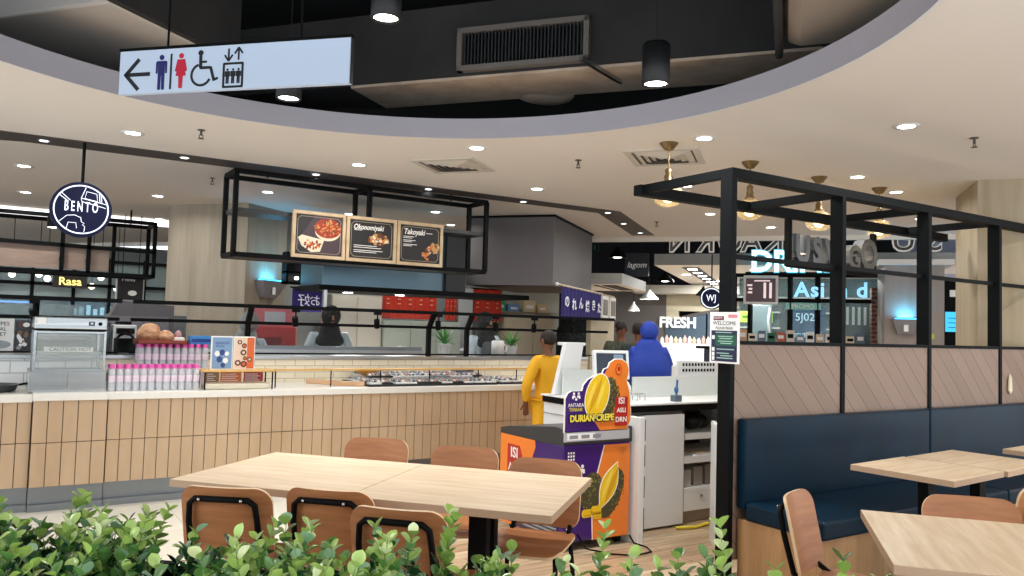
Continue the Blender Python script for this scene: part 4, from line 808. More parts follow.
for k, (tx, sz) in enumerate((('ISI', .062), ('ASLI', .044), ('DRN', .05))): m.text(tx, (3.215 + .485, yb - .0045, .74 + .265 - k * .065), X3, Z3, sz, PWH, .001, bold=.001)
T(ell(.455, .5, .03, .042, 20), DRED, .001, .002); T(ell(.455, .5, .024, .035, 20), ORG, .001, .003); T(ell(.455, .505, .014, .018, 12), DRED, .001, .004)
for i in range(3): T(rrect(.012, .008, .002, 2, .43, .36 + i * .022), DRED, .001, .002)
obj('printing', m, t)
m = MB(); yb = 4.285; T([(.0, 0), (.57, 0), (.57, .07), (.0, .07)], M('holder_grey', '#b9b9bd', .3), .012); T([(.02, .01), (.26, .01), (.26, .055), (.02, .055)], PAPER, .001, .013)
for i in range(3): T([(.04 + .1 * i, .02), (.11 + .1 * i, .02), (.11 + .1 * i, .045), (.04 + .1 * i, .045)], M('holder_print', '#8b8b93', .5), .001, .014)
obj('holder', m, t)
# ------------------------------------------------------------------ cashier counter
LAM = M('desk_white', '#dfe1e2', .4); LAMG = M('desk_screen', '#cfd6d5', .25)
t = thing('cashier_counter', 'white cashier counter with black edged top behind the freezer', 'counter', (4.6, 4.9, 0))
m = MB(); m.prism([(3.85, 4.47), (5.45, 4.47), (5.45, 5.15), (4.3, 5.15), (4.3, 5.44), (3.85, 5.44)], (0, 0, .89), X3, Y3, .05, BLACK); m.prism([(3.84, 4.46), (5.46, 4.46), (5.46, 5.16), (4.31, 5.16), (4.31, 5.45), (3.84, 5.45)], (0, 0, .94), X3, Y3, .012, WHITE); obj('worktop', m, t)
m = MB(); m.box(3.835, 3.885, 4.22, 4.52, 0, .885, WHITE); obj('end_panel', m, t, bev=.003)
m = MB()
for z in (.1, .32, .54, .72): m.box(3.886, 3.9, 4.23, 4.4, z, z + .15, BLACK)
obj('slotted_strip', m, t)
m = MB(); m.box(4.075, 4.525, 4.47, 4.5, .02, .862, LAM); obj('door', m, t, bev=.003)
m = MB(); m.box(3.93, 4.56, 4.53, 5.1, .0, .885, M('desk_inner', '#8c8c8c', .6)); m.box(3.86, 3.9, 4.6, 5.43, .0, .885, LAM); obj('carcass', m, t)
m = MB()
for z in (.70, .8): m.box(3.855, 3.861, 4.8, 5.43, z - .005, z + .005, M('line_grey', '#9aa0a2', .5))
obj('side_lines', m, t)
m = MB(); 
for z0, z1 in ((.655, .7), (.47, .52), (.245, .275)): m.box(4.56, 5.3, 4.5, 5.05, z0, z1, WHITE)
obj('shelf', m, t)
m = MB(); m.box(4.56, 5.3, 4.5, 4.53, .1, .243, LAM); m.cyl((4.75, 4.5, .21), (4.75, 4.485, .21), .01, STEEL, n=10); obj('drawer', m, t)
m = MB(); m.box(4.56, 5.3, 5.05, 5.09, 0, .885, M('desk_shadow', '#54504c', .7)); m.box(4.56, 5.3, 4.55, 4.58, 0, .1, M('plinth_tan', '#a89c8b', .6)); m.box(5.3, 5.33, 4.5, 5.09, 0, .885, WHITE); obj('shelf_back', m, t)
m = MB(); m.box(4.4, 5.45, 4.93, 4.95, .952, 1.12, LAMG); obj('screen_panel', m, t)
m = MB(); m.box(3.93, 4.3, 5.26, 5.28, .952, 1.16, LAMG); obj('screen_panel', m, t)
for i, (x, h, c, l) in enumerate(((4.64, .13, '#a8a49e', 'light grey carton on the lower shelf, left'), (4.77, .15, '#8b8580', 'dark grey carton on the lower shelf, second'), (4.9, .16, '#7f7872', 'tall grey carton on the lower shelf, third'), (5.02, .15, '#958d86', 'grey carton on the lower shelf, right end'))):
    o = obj('carton', MB().box(-.05, .05, -.1, .1, 0, h, M('carton%d' % i, c, .6)), loc=(x, 4.65, .276), bev=.004, world=False); tag(o, l, 'carton', 'cartons on the cashier shelf')
m = MB(); m.ball((0, 0, .07), (.09, .1, .07), M('bag_black', '#1b1718', .5), 14, 8); m.ball((.12, .02, .06), (.07, .08, .06), M('bag_black'), 12, 8); o = obj('cloth_bag', m, loc=(4.85, 4.72, .702), world=False); tag(o, 'dark bag on the top shelf under the cashier counter', 'bag')
m = MB(); m.box(-.12, .12, -.08, .08, 0, .01, PAPER); m.box(-.1, .05, -.085, .06, .01, .018, M('paper_tan', '#c9b79c', .6)); o = obj('paper_stack', m, loc=(4.82, 4.62, .521), world=False); tag(o, 'papers lying on the middle shelf of the cashier counter', 'papers')
# white cabinet at the partition end
t = thing('low_cabinet', 'white cabinet panel standing just left of the partition corner post', 'cabinet', (4.45, 3.85, 0), math.atan2(.29, .20))
m = MB(); m.prism([(4.43, 4.06), (4.225, 3.765), (4.45, 3.62), (4.655, 3.915)], (0, 0, 0), X3, Y3, .80, WHITE); obj('body', m, t)
uu = Vector((.2, .29, 0)).normalized(); m = MB(); m.prism([(0, 0), (.352, 0), (.352, .86), (.07, .845), (.0, .79)], (4.20, 3.79, 0), uu, Z3, .025, WHITE); obj('side_panel', m, t)
# point of sale terminals, till, boxes
PWHT = M('plastic_white', '#e4e7e9', .35); SCR = M('screen_dark', '#263040', .15, emit=.3)
def pos(label, loc, rz, s=1):
    t = thing('sales_terminal', label, 'sales terminal', loc, rz)
    m = MB(); m.prism([(-.12, 0), (.08, 0), (.05, .05), (-.02, .22), (-.05, .22)], (.1, 0, 0), Y3, Z3, -.2, PWHT); obj('stand', m, t, world=False, bev=.006)
    m = MB(); X = Matrix.Translation((0, -.1, .27)) @ Matrix.Rotation(-.18, 4, 'X'); m.box(-.15, .15, -.02, .02, -.115, .115, PWHT, X); h = obj('display_housing', m, t, world=False, bev=.006)
    m = MB(); m.box(-.125, .125, -.0225, -.02, -.09, .09, SCR, X); m.box(.02, .1, -.0235, -.022, .03, .08, M('screen_window', '#6c8296', .2, emit=.3), X); obj('screen', m, h, world=False); return t
pos('white sales terminal with dark screen facing the viewer behind advert board', (4.15, 4.98, .952), -.35); 
t = thing('sales_terminal', 'white tilted back of a sales terminal left of the dark screen', 'sales terminal', (4.05, 5.38, .952))
m = MB(); m.prism([(3.88, .955), (4.1, .955), (4.17, 1.37), (3.99, 1.38)], (0, 5.36, 0), X3, Z3, .05, PWHT); obj('display_housing', m, t, bev=.008)
m = MB(); m.box(3.99, 4.22, 5.34, 5.44, 1.36, 1.385, PWHT); obj('hood', m, t, bev=.006)
t = thing('vented_box', 'white box with two rows of square holes on the cashier counter', 'box', (5.3, 5.1, .952))
m = MB(); m.prism([(5.03, .952), (5.52, .952), (5.56, 1.235), (5.05, 1.245)], (0, 5.1, 0), X3, Z3, .03, PWHT); m.box(5.05, 5.52, 5.1, 5.16, .952, 1.2, PWHT); obj('box_body', m, t, bev=.004)
m = MB()
for r in range(2):
    for k in range(11): m.box(5.095 + k * .038, 5.115 + k * .038, 5.066, 5.0695, 1.15 + r * .05, 1.175 + r * .05, BLACK)
obj('holes', m, t)
m = MB(); m.lathe([(.035, 0), (.04, .005), (.04, .1), (.036, .1)], (0, 0, 0), glassy('jar_glass', '#dfe6e4', .4), 16); o = obj('glass_jar', m, loc=(4.05, 4.62, .952), world=False); tag(o, 'clear glass jar on the cashier counter by the advert board', 'jar')
m = MB(); m.ball((0, 0, .07), (.09, .07, .1), PWHT, 14, 8); o = obj('paper_bag', m, loc=(4.14, 4.78, .95), world=False); tag(o, 'white plastic bag bundle behind the glass jar', 'bag')
t = thing('pen_stand', 'blue and grey pen stand near right end of cashier counter', 'pen stand', (4.52, 4.56, .952))
m = MB(); m.box(-.035, .035, -.03, .03, 0, .05, M('stand_grey', '#4f5f6c', .5)); obj('base', m, t, world=False, bev=.004)
m = MB(); m.cyl((0, 0, .05), (.01, 0, .17), .008, M('pen_blue', '#2a5f9a', .4)); m.ball((0, 0, .09), (.018, .018, .03), M('pen_blue'), 10, 8); obj('pen', m, t, world=False)
m = MB(); m.tube([(-.04, 0, 0), (-.04, 0, .05), (.04, 0, .05), (.04, 0, 0)], .004, STEEL, 6); m.tube([(-.04, .06, 0), (-.04, .06, .05), (.04, .06, .05), (.04, .06, 0)], .004, STEEL, 6); m.cyl((-.04, 0, .05), (-.04, .06, .05), .004, STEEL, n=6); m.cyl((.04, 0, .05), (.04, .06, .05), .004, STEEL, n=6); o = obj('wire_stand', m, loc=(4.28, 4.7, .952), world=False); tag(o, 'small wire stand on the cashier counter beside the glass jar', 'stand')
YC = M('cable_yellow', '#e5d23a', .5); m = MB(); m.tube([(4.4, 4.42, .012), (4.55, 4.36, .014), (4.7, 4.4, .014), (4.85, 4.37, .014), (5.1, 4.42, .014)], .012, YC, 8); o = obj('floor_cable', m, loc=(4.7, 4.39, 0)); tag(o, 'yellow and black cable lying before the cashier drawers', 'cable')
# ------------------------------------------------------------------ people
SKN = M('skin_tan', '#a9795a', .55); SKD = M('skin_deep', '#7a4f38', .55); HAIR = M('hair_black', '#1d1714', .7); EYE = M('eye_dark', '#1a1210', .3)
def skin_mesh(name, joints, edges, mat, parent, sub=2):
    """joints: name -> (x,y,z,r); grow a limb surface over the joint graph"""
    ks = list(joints); me = bpy.data.meshes.new(name); me.from_pydata([joints[k][:3] for k in ks], [(ks.index(a), ks.index(b)) for a, b in edges], [])
    o = bpy.data.objects.new(name, me); COL.objects.link(o); sk = o.modifiers.new('s', 'SKIN'); sk.use_smooth_shade = True
    for i, k in enumerate(ks):
        r = joints[k][3]; r = r if isinstance(r, tuple) else (r, r); me.skin_vertices[0].data[i].radius = r; me.skin_vertices[0].data[i].use_root = (i == 0)
    ss = o.modifiers.new('d', 'SUBSURF'); ss.levels = sub; ss.render_levels = sub
    bpy.context.view_layer.update(); nm = bpy.data.meshes.new_from_object(o.evaluated_get(bpy.context.evaluated_depsgraph_get()))
    bpy.data.objects.remove(o); bpy.data.meshes.remove(me); nm.materials.clear(); nm.materials.append(mat)
    for p in nm.polygons: p.use_smooth = True
    r = bpy.data.objects.new(name, nm); COL.objects.link(r); r.parent = parent; return r
def person(label, loc, rz, H, top, legs, arms, skin=SKN, hijab=None, hair=False, lean=0, headdown=0, apron=None, skirt=False, cape=False):
    """standing figure facing +y. arms: ((elbow),(wrist)) for -x and +x as offsets from the shoulder in units of H"""
    t = thing('person', label, 'person', loc, rz); h = H
    sh = lambda z: lean * max(0, z - .52) * h        # forward lean
    J = {'pelvis': (0, 0, .52 * h, (.088 * h, .062 * h)), 'waist': (0, sh(.62), .62 * h, (.078 * h, .055 * h)), 'chest': (0, sh(.74), .745 * h, (.092 * h, .06 * h)), 'neck0': (0, sh(.82), .825 * h, .036 * h), 'neck': (0, sh(.86) + .006, .862 * h, .03 * h),
         'jaw': (0, sh(.89) + .012 + .03 * headdown, .893 * h, (.036 * h, .044 * h)), 'head': (0, sh(.93) + .01 + .05 * headdown, .937 * h, (.048 * h, .057 * h)), 'crown': (0, sh(.97) + .055 * headdown, .975 * h, (.036 * h, .044 * h))}
    E = [('pelvis', 'waist'), ('waist', 'chest'), ('chest', 'neck0'), ('neck0', 'neck'), ('neck', 'jaw'), ('jaw', 'head'), ('head', 'crown')]
    C1 = {k: J[k] for k in ('pelvis', 'waist', 'chest', 'neck0')}; CE = [('pelvis', 'waist'), ('waist', 'chest'), ('chest', 'neck0')]; cl = {}
    for s, nm in ((-1, 'l'), (1, 'r')):
        e, w = arms[0 if s < 0 else 1]; S0 = Vector((s * .108 * h, sh(.8), .80 * h)); el = S0 + Vector((e[0] * s, e[1], e[2])) * h; wr = S0 + Vector((w[0] * s, w[1], w[2])) * h
        J['sh' + nm] = (*S0, .034 * h); J['el' + nm] = (*el, .025 * h); J['wr' + nm] = (*wr, .016 * h); d = (wr - el).normalized(); pa = wr + d * .045 * h; J['pa' + nm] = (*pa, (.022 * h, .011 * h))
        E += [('chest', 'sh' + nm), ('sh' + nm, 'el' + nm), ('el' + nm, 'wr' + nm), ('wr' + nm, 'pa' + nm)]
        side = d.cross(Vector((0, 0, 1))); side = side.normalized() if side.length > .1 else Vector((1, 0, 0)); cur = (d.cross(side)) * -1
        for k, (o, L) in enumerate(((-.015, .038), (-.005, .045), (.005, .042), (.014, .033))):
            b = pa + side * o * h + d * .012 * h; m1 = b + d * L * .5 * h; m2 = b + d * L * h * .85 + cur * .012 * h
            for q, (pp, rr) in enumerate(((b, .0062), (m1, .0056), (m2, .0046))): J[f'f{k}{q}{nm}'] = (*pp, rr * h)
            E += [('pa' + nm, f'f{k}0{nm}'), (f'f{k}0{nm}', f'f{k}1{nm}'), (f'f{k}1{nm}', f'f{k}2{nm}')]
        b = wr + d * .018 * h - side * .022 * h; b2 = b + d * .028 * h - side * .014 * h; J['t0' + nm] = (*b, .007 * h); J['t1' + nm] = (*b2, .0055 * h); E += [('wr' + nm, 't0' + nm), ('t0' + nm, 't1' + nm)]
        hp = Vector((s * .052 * h, 0, .50 * h)); kn = Vector((s * .055 * h, .012, .28 * h)); an = Vector((s * .055 * h, -.01, .05 * h)); to = Vector((s * .062 * h, .085 * h, .022 * h))
        for k2, p, r in (('hp', hp, .058), ('kn', kn, .038), ('an', an, .024), ('to', to, .02)): J[k2 + nm] = (*p, r * h)
        E += [('pelvis', 'hp' + nm), ('hp' + nm, 'kn' + nm), ('kn' + nm, 'an' + nm), ('an' + nm, 'to' + nm)]
        g = .012 * h; C1['sh' + nm] = (*S0, .034 * h + g); C1['el' + nm] = (*el, .025 * h + g); w2 = el + (wr - el) * .9; C1['wr' + nm] = (*w2, .018 * h + g * .8); CE += [('chest', 'sh' + nm), ('sh' + nm, 'el' + nm), ('el' + nm, 'wr' + nm)]
        cl['hp' + nm] = (*hp, .058 * h + g); cl['kn' + nm] = (*kn, .040 * h + g); cl['an' + nm] = (*(an + Vector((0, 0, .03 * h))), .03 * h + g)
    b = skin_mesh('body', J, E, skin, t)
    for k in ('pelvis', 'waist', 'chest', 'neck0'):
        r = C1[k][3]; r = r if isinstance(r, tuple) else (r, r); g = .016 * h if k != 'neck0' else .006 * h; C1[k] = (*C1[k][:3], (r[0] + g, r[1] + g))
    C1['hem'] = (0, .0, .46 * h if not skirt else .30 * h, (.115 * h, .09 * h)); CE.append(('pelvis', 'hem'))
    skin_mesh('tunic', C1, CE, top, t)
    tr = {'pelvis': (0, 0, .52 * h, (.095 * h, .07 * h)), **cl}; skin_mesh('trousers', tr, [('pelvis', 'hpl'), ('pelvis', 'hpr'), ('hpl', 'knl'), ('knl', 'anl'), ('hpr', 'knr'), ('knr', 'anr')], legs, t)
    hd = Vector(J['head'][:3])
    m = MB(); m.prism([(-.008 * h, 0), (.008 * h, 0), (.004 * h, .03 * h), (-.004 * h, .03 * h)], hd + Vector((0, .055 * h, -.02 * h)), X3, Z3, -.014 * h, skin); obj('nose', m, t, world=False, bev=.003)
    m = MB(); m.ball(hd + Vector((0, .052 * h, -.036 * h)), (.016 * h, .008 * h, .0045 * h), M('lip', '#8a4a40', .5), 8, 6); obj('mouth', m, t, world=False)
    for s in (-1, 1):
        m = MB(); m.ball(hd + Vector((s * .02 * h, .05 * h, .006 * h)), (.009 * h, .006 * h, .005 * h), EYE, 8, 6); obj('eye', m, t, world=False)
        if not hijab: m = MB(); m.ball(hd + Vector((s * .05 * h, 0, -.005 * h)), (.008 * h, .014 * h, .02 * h), skin, 8, 6); obj('ear', m, t, world=False)
    if hijab:
        m = MB(); m.ball(hd + Vector((0, -.014 * h, .008 * h)), (.066 * h, .067 * h, .073 * h), hijab, 18, 14); obj('headscarf', m, t, world=False)
        nk = Vector(J['neck0'][:3]); K = {'a': (hd.x, hd.y - .01 * h, hd.z - .03 * h, .064 * h), 'b': (nk.x, nk.y, nk.z + .02 * h, (.075 * h, .066 * h)), 'c': (nk.x, nk.y + .006 * h, nk.z - .03 * h, (.115 * h, .075 * h)), 'd': (nk.x, nk.y + .01 * h, nk.z - .1 * h, (.12 * h, .085 * h))}
        KE = [('a', 'b'), ('b', 'c'), ('c', 'd')]
        if cape: K['b'] = (*K['b'][:3], (.1 * h, .08 * h)); K['c'] = (*K['c'][:3], (.135 * h, .09 * h)); K['d'] = (nk.x, nk.y, nk.z - .11 * h, (.178 * h, .115 * h)); K['e'] = (nk.x, nk.y + .01 * h, nk.z - .3 * h, (.185 * h, .13 * h)); KE.append(('d', 'e'))
        skin_mesh('scarf_drape', K, KE, hijab, t)
    elif hair:
        m = MB(); m.ball(hd + Vector((0, -.008 * h, .016 * h)), (.053 * h, .06 * h, .056 * h), HAIR, 18, 12); obj('hair', m, t, world=False)
    if apron:
        m = MB(); m.prism(rrect(.15 * h, .34 * h, .03 * h, 4), Vector((0, sh(.66) + .085 * h, .62 * h)), X3, (Vector((0, lean, 1))).normalized(), -.012 * h, apron); obj('apron', m, t, world=False, bev=.006)
    return t
hang = (((.03, .0, -.165), (.04, .03, -.31)), ((.03, 0, -.165), (.04, .03, -.31)))
work = (((.05, .03, -.16), (.02, .17, -.2)), ((.05, .03, -.16), (.0, .17, -.22)))
YT = M('yellow_cloth', '#f0b41c', .7); BLUEC = M('royal_blue_cloth', '#1a3fae', .6); STAFF = M('staff_blue', '#b9c9d2', .7); BLK = M('black_cloth', '#15161a', .8); CAMO = grain('camo_cloth', '#5b5f4e', '#2c3028', (14, 14, 14), .8); DKG = M('dark_green_cloth', '#26332c', .8); GRYC = M('grey_cloth', '#5c646a', .8)
person('person in bright yellow tunic seen from behind at the end of the counter', (4.60, 6.42, 0), math.radians(10), 1.47, YT, YT, ((( .07, .02, -.16), (.03, .06, -.29)), ((.03, 0, -.165), (.04, .03, -.31))), SKD, hair=True, skirt=True)
person('person in royal blue headscarf and cloak seen from behind at the white counters', (6.22, 6.72, 0), math.radians(-40), 1.585, BLUEC, BLUEC, work, SKN, hijab=BLUEC, skirt=True, cape=True)
person('person in patterned dark shirt standing left of the blue headscarf', tuple(AB(10.9, 2.2)), math.radians(160), 1.62, CAMO, BLK, work, SKD, hair=True)
person('person in dark green top just left of the blue headscarf', tuple(AB(9.85, 1.76)), math.radians(-50), 1.6, DKG, BLK, hang, SKD, hair=True)
person('worker in black headscarf and pale blue shirt looking down behind the glass guard', (3.17, 8.78, 0), math.radians(170), 1.66, STAFF, BLK, work, SKN, hijab=BLK, lean=.25, headdown=1)
person('worker with black headscarf and pale blue shirt near the right potted plant', (5.13, 8.62, 0), math.radians(185), 1.66, STAFF, GRYC, work, SKN, hijab=BLK, lean=.12, apron=GRYC)
person('worker in black apron and pale sleeves bending behind the menu cards', (2.2, 8.72, 0), math.radians(180), 1.56, STAFF, BLK, work, SKN, hijab=M('grey_scarf', '#8a9190', .7), lean=.35, headdown=1, apron=BLK)
# ------------------------------------------------------------------ kitchen behind the counter
t = thing('range_hood', 'large blue-grey steel range hood hanging behind the menu boards', 'range hood', (4.0, 9.3, 1.9))
m = MB(); m.box(3.13, 5.0, 8.9, 9.7, 1.92, 2.7, BLUEST); obj('hood_body', m, t, bev=.006)
m = MB(); m.box(3.08, 6.0, 8.85, 9.75, 1.87, 1.93, BLACK); obj('lower_rim', m, t)
m = MB(); m.box(4.72, 5.0, 8.84, 8.9, 1.93, 2.7, M('hood_dark', '#1f2124', .5)); obj('corner_post', m, t)
for x in (3.6, 4.3): m = MB(); m.cyl((x, 9.3, 1.868), (x, 9.3, 1.862), .06, LIGHTW, n=14); obj('added_hood_lamp', m, t); lamp(t, -.05, 24, .06, loc=(x - 4.0, 0))  # hood lamps added to brighten the dark kitchen
m = MB(); m.box(3.14, 3.18, 8.86, 8.92, 1.4, 1.9, STEEL); obj('support_leg', m, t)
t = thing('kitchen_worktable', 'stainless kitchen worktable running behind the tiled riser', 'worktable', (4.0, 9.25, 0))
m = MB(); m.box(1.6, 7.0, 9.15, 9.55, 1.0, 1.05, STEEL); obj('worktop', m, t)
m = MB(); m.box(1.6, 7.0, 9.2, 9.5, .1, 1.0, M('table_side', '#8c9296', .4, .6)); obj('body', m, t)
for x in (1.65, 6.95): m = MB(); m.box(x - .02, x + .02, 9.2, 9.5, 0, .1, STEEL); obj('leg', m, t)
o = obj('steel_upstand', MB().box(1.7, 4.1, 8.22, 8.25, 1.0, 1.235, STEEL).box(1.7, 4.1, 8.215, 8.25, 1.2, 1.24, KICK).box(1.7, 1.72, 8.22, 8.25, 0, 1.0, STEEL).box(4.08, 4.1, 8.22, 8.25, 0, 1.0, STEEL), loc=(2.9, 8.23, 0)); tag(o, 'brushed steel upstand behind the menu cards and tiled riser', 'upstand')
# wall panels and curtains
REDC = grain('red_curtain', '#d03a22', '#a92a1a', (30, 6, .5), .6); 
t = thing('menu_curtain', 'x', 'curtain', (0, 0, 0))
for i, (x0, x1, l) in enumerate(((4.85, 5.77, 'wide red curtain strip with pale writing below the hood'), (5.93, 6.13, 'narrow red curtain strip in the middle below the hood'), (6.42, 6.98, 'red curtain strip at right below the bulkhead'))):
    tt = thing('red_curtain', l, 'curtain', ((x0 + x1) / 2, 11.1, 1.6), 0, 'red curtain strips in the kitchen'); w = x1 - x0
    m = MB(); n = max(3, int(w / .16)); vs = []; K = n * 4
    for k in range(K + 1): x = x0 + w * k / K; y = 11.1 + .012 * math.sin(k * PI / 2); vs += [(x, y, 1.58), (x, y, 2.1)]
    m.add(vs, [(2 * k, 2 * k + 2, 2 * k + 3, 2 * k + 1) for k in range(K)], REDC, True); obj('cloth', m, tt)
    m = MB(); m.cyl((x0 - .03, 11.1, 2.11), (x1 + .03, 11.1, 2.11), .012, BLACK, n=8); obj('rod', m, tt)
    m = MB()
    for k in range(n): 
        for z in range(3): m.box(x0 + (k + .35) * w / n, x0 + (k + .6) * w / n, 11.08, 11.084, 1.94 - z * .07, 1.955 - z * .07, M('curtain_mark', '#e8a890', .6))
    obj('writing', m, tt)
bpy.data.objects.remove(t)
o = obj('roller_panel', MB().box(6.16, 6.4, 11.05, 11.1, 1.1, 2.1, M('panel_grey', '#b6bcbc', .5)).box(6.16, 6.4, 11.04, 11.06, 1.1, 1.14, STEEL), loc=(6.28, 11.07, 1.1)); tag(o, 'light grey panel hanging between the red curtain strips', 'panel')
def cab(name, label, cat, x0, x1, y0, y1, z0, z1, mat, extra=None, doors=2):
    t = thing(name, label, cat, ((x0 + x1) / 2, (y0 + y1) / 2, z0)); m = MB(); m.box(x0, x1, y0, y1, z0, z1, mat); obj('body', m, t, bev=.006)
    for k in range(doors):
        w = (x1 - x0) / doors; m = MB(); m.box(x0 + k * w + .008, x0 + (k + 1) * w - .008, y0 - .018, y0, z0 + .03, z1 - .02, extra or mat); d = obj('door', m, t)
        m = MB(); m.box(x0 + (k + .85) * w, x0 + (k + .88) * w, y0 - .035, y0 - .018, (z0 + z1) / 2 - .06, (z0 + z1) / 2 + .06, STEEL); obj('handle', m, d)
    return t
cab('kitchen_cabinet', 'pale green-grey cabinet wall behind the left potted plant', 'cabinet', 4.8, 6.1, 10.9, 11.3, 0, 1.55, M('cab_green', '#b9c4b6', .5), M('cab_green2', '#c3cdc0', .5), 3)
cab('kitchen_fridge', 'tall grey refrigerator behind the menu cards and worker', 'refrigerator', 1.0, 1.8, 9.6, 10.0, 0, 1.52, M('fridge_grey', '#5d6062', .4), M('fridge_door', '#6d7072', .4), 1)
cab('kitchen_cabinet', 'cream shelf cabinet behind the worker in black headscarf', 'cabinet', 4.0, 4.78, 10.95, 11.35, 0, 1.9, M('cab_cream', '#c9c3b4', .5), M('cab_cream2', '#d5cfc0', .5), 2)
cab('kitchen_cabinet', 'beige wall cabinet at right end of the kitchen under the bulkhead', 'cabinet', 7.05, 7.9, 10.9, 11.3, 0, 1.72, M('cab_beige', '#c6b79c', .5), M('cab_beige2', '#cfc1a8', .5), 2)
t = thing('red_machine', 'red kitchen machine with small grey screen beside the wood pillar', 'machine', (2.72, 9.5, 0)); RM = M('machine_red', '#b1262a', .4); RM2 = M('machine_pink', '#c56a74', .4)
m = MB(); m.box(2.46, 2.98, 9.3, 9.62, 1.05, 1.42, RM); obj('body', m, t, bev=.01)
m = MB(); m.box(2.48, 2.96, 9.32, 9.62, 1.42, 1.64, RM2); obj('upper_housing', m, t, bev=.01)
m = MB(); m.box(2.6, 2.84, 9.305, 9.32, 1.48, 1.6, M('machine_screen', '#b9bcc2', .3)); obj('screen', m, t)
m = MB(); m.box(2.58, 2.8, 9.285, 9.3, 1.1, 1.3, M('machine_dark', '#6e1419', .5)); obj('hatch', m, t)
LGR = M('leaf_bright', '#4f9a3a', .5); POTW = M('pot_white', '#f0f0ee', .35)
def spiky_plant(label, loc, s=1, n=34):
    t = thing('potted_plant', label, 'potted plant', loc); m = MB(); m.lathe([(.045 * s, 0), (.06 * s, .1 * s), (.064 * s, .105 * s), (.055 * s, .1 * s)], (0, 0, 0), POTW, 18); obj('pot', m, t, world=False)
    m = MB()
    for k in range(n):
        a = k * 2.4; e = .35 + .9 * random.random(); L = s * random.uniform(.16, .27); p0 = Vector((0, 0, .1 * s)); w = .012 * s; d = Vector((math.cos(a), math.sin(a), 0)); sd = Vector((-d.y, d.x, 0)); vs = []
        for q in range(6): f = q / 5; c = p0 + d * L * math.cos(e) * f + Z3 * (L * (math.sin(e) * f - .45 * f * f * math.cos(e))); ww = w * (1 - f) ** .6 + .0008; vs += [c - sd * ww, c + sd * ww + Z3 * .002]
        m.add(vs, [(2 * q, 2 * q + 1, 2 * q + 3, 2 * q + 2) for q in range(5)], LGR, True)
    obj('leaves', m, t, world=False); return t
spiky_plant('bright green spiky potted plant behind the glass guard, left one', (4.3, 8.05, 1.156), 1.25); spiky_plant('green spiky plant in white mug-like pot beside the right worker', (5.22, 8.05, 1.156), 1.15)
m = MB(); m.lathe([(.06, 0), (.075, .0), (.075, .17), (.06, .18)], (0, 0, 0), POTW, 20); m.tube([(.07, 0, .14), (.12, 0, .12), (.12, 0, .06), (.07, 0, .04)], .009, POTW, 8); o = obj('pitcher', m, loc=(4.98, 7.98, 1.156), world=False); tag(o, 'white pitcher on the steel ledge beside the right plant', 'pitcher')
m = MB(); 
for z in (0, .13): m.box(-.2, .2, -.1, .1, z, z + .02, BLACK)
for x in (-.19, .19):
    for y in (-.09, .09): m.box(x - .01, x + .01, y - .01, y + .01, 0, .13, BLACK)
o = obj('wire_rack', m, loc=(4.62, 8.4, 1.05), world=False); o.location.z = 1.0; tag(o, 'black wire rack behind the glass guard left of the worker', 'rack')
# coffee machine, dark blender, printed photos at left
t = thing('coffee_machine', 'black and white coffee machine behind the counter beside the bread tray', 'coffee machine', (.96, 8.02, 1.155))
m = MB(); m.box(.87, 1.06, 7.9, 8.15, 1.155, 1.42, PWHT); obj('body', m, t, bev=.01); m = MB(); m.box(.875, 1.055, 7.88, 7.9, 1.17, 1.3, BLACK); m.box(.89, 1.04, 7.885, 7.9, 1.34, 1.39, BLACK); obj('front', m, t)
m = MB(); m.tube([(.90, 7.875, 1.3), (.92, 7.86, 1.33), (.96, 7.855, 1.345), (1.01, 7.86, 1.33), (1.03, 7.875, 1.3)], .012, BLACK, 8); obj('arch', m, t); m = MB(); m.box(.9, 1.02, 7.95, 8.1, 1.42, 1.45, BLACK); obj('hopper', m, t)
t = thing('dark_machine', 'tall black machine behind the heated display cabinet', 'machine', (.78, 8.1, 1.155)); m = MB(); m.box(.74, .85, 7.95, 8.2, 1.155, 1.44, M('machine_black', '#222428', .4)); obj('body', m, t, bev=.008); m = MB(); m.box(.75, .84, 7.94, 7.955, 1.3, 1.4, M('machine_panel', '#4b5058', .3)); obj('panel', m, t)
def photo(label, x0, x1, z0, z1, kind):
    t = thing('photo_panel', label, 'poster', ((x0 + x1) / 2, 7.99, 1.155)); m = MB(); m.box(x0, x1, 7.98, 8.0, z0, z1, M('photo_dark', '#2a2e33', .5) if kind else PAPER); obj('board', m, t)
    m = MB(); rn = random.Random(kind + 3)
    if kind == 0:
        for k in range(3): m.text(('CREPES', 'MEAL', '& SET')[k], ((x0 + x1) / 2, 7.979, z1 - .045 - k * .045), X3, Z3, .045, BLACK, .001)
        m.prism(ell((x0 + x1) / 2, z0 + .07, .09, .035), (0, 7.979, 0), X3, Z3, .002, M('photo_grey', '#9aa3aa', .5))
    else:
        for k in range(14): m.prism(ell(rn.uniform(x0 + .03, x1 - .03), rn.uniform(z0 + .03, z1 - .03), rn.uniform(.012, .03), rn.uniform(.01, .02), 12, rn.uniform(0, 3)), (0, 7.979 - k * 1e-4, 0), X3, Z3, .001, rn.choice((M('photo_maroon', '#5b2a2a', .5), M('photo_grey'), PAPER, M('photo_brown', '#7a5a44', .5))))
    obj('print', m, t)
photo('white printed sheet with bold words at the far left behind the counter', -.1, .115, 1.16, 1.45, 0); photo('dark food photo panel left of the heated display cabinet', .12, .24, 1.16, 1.44, 1)
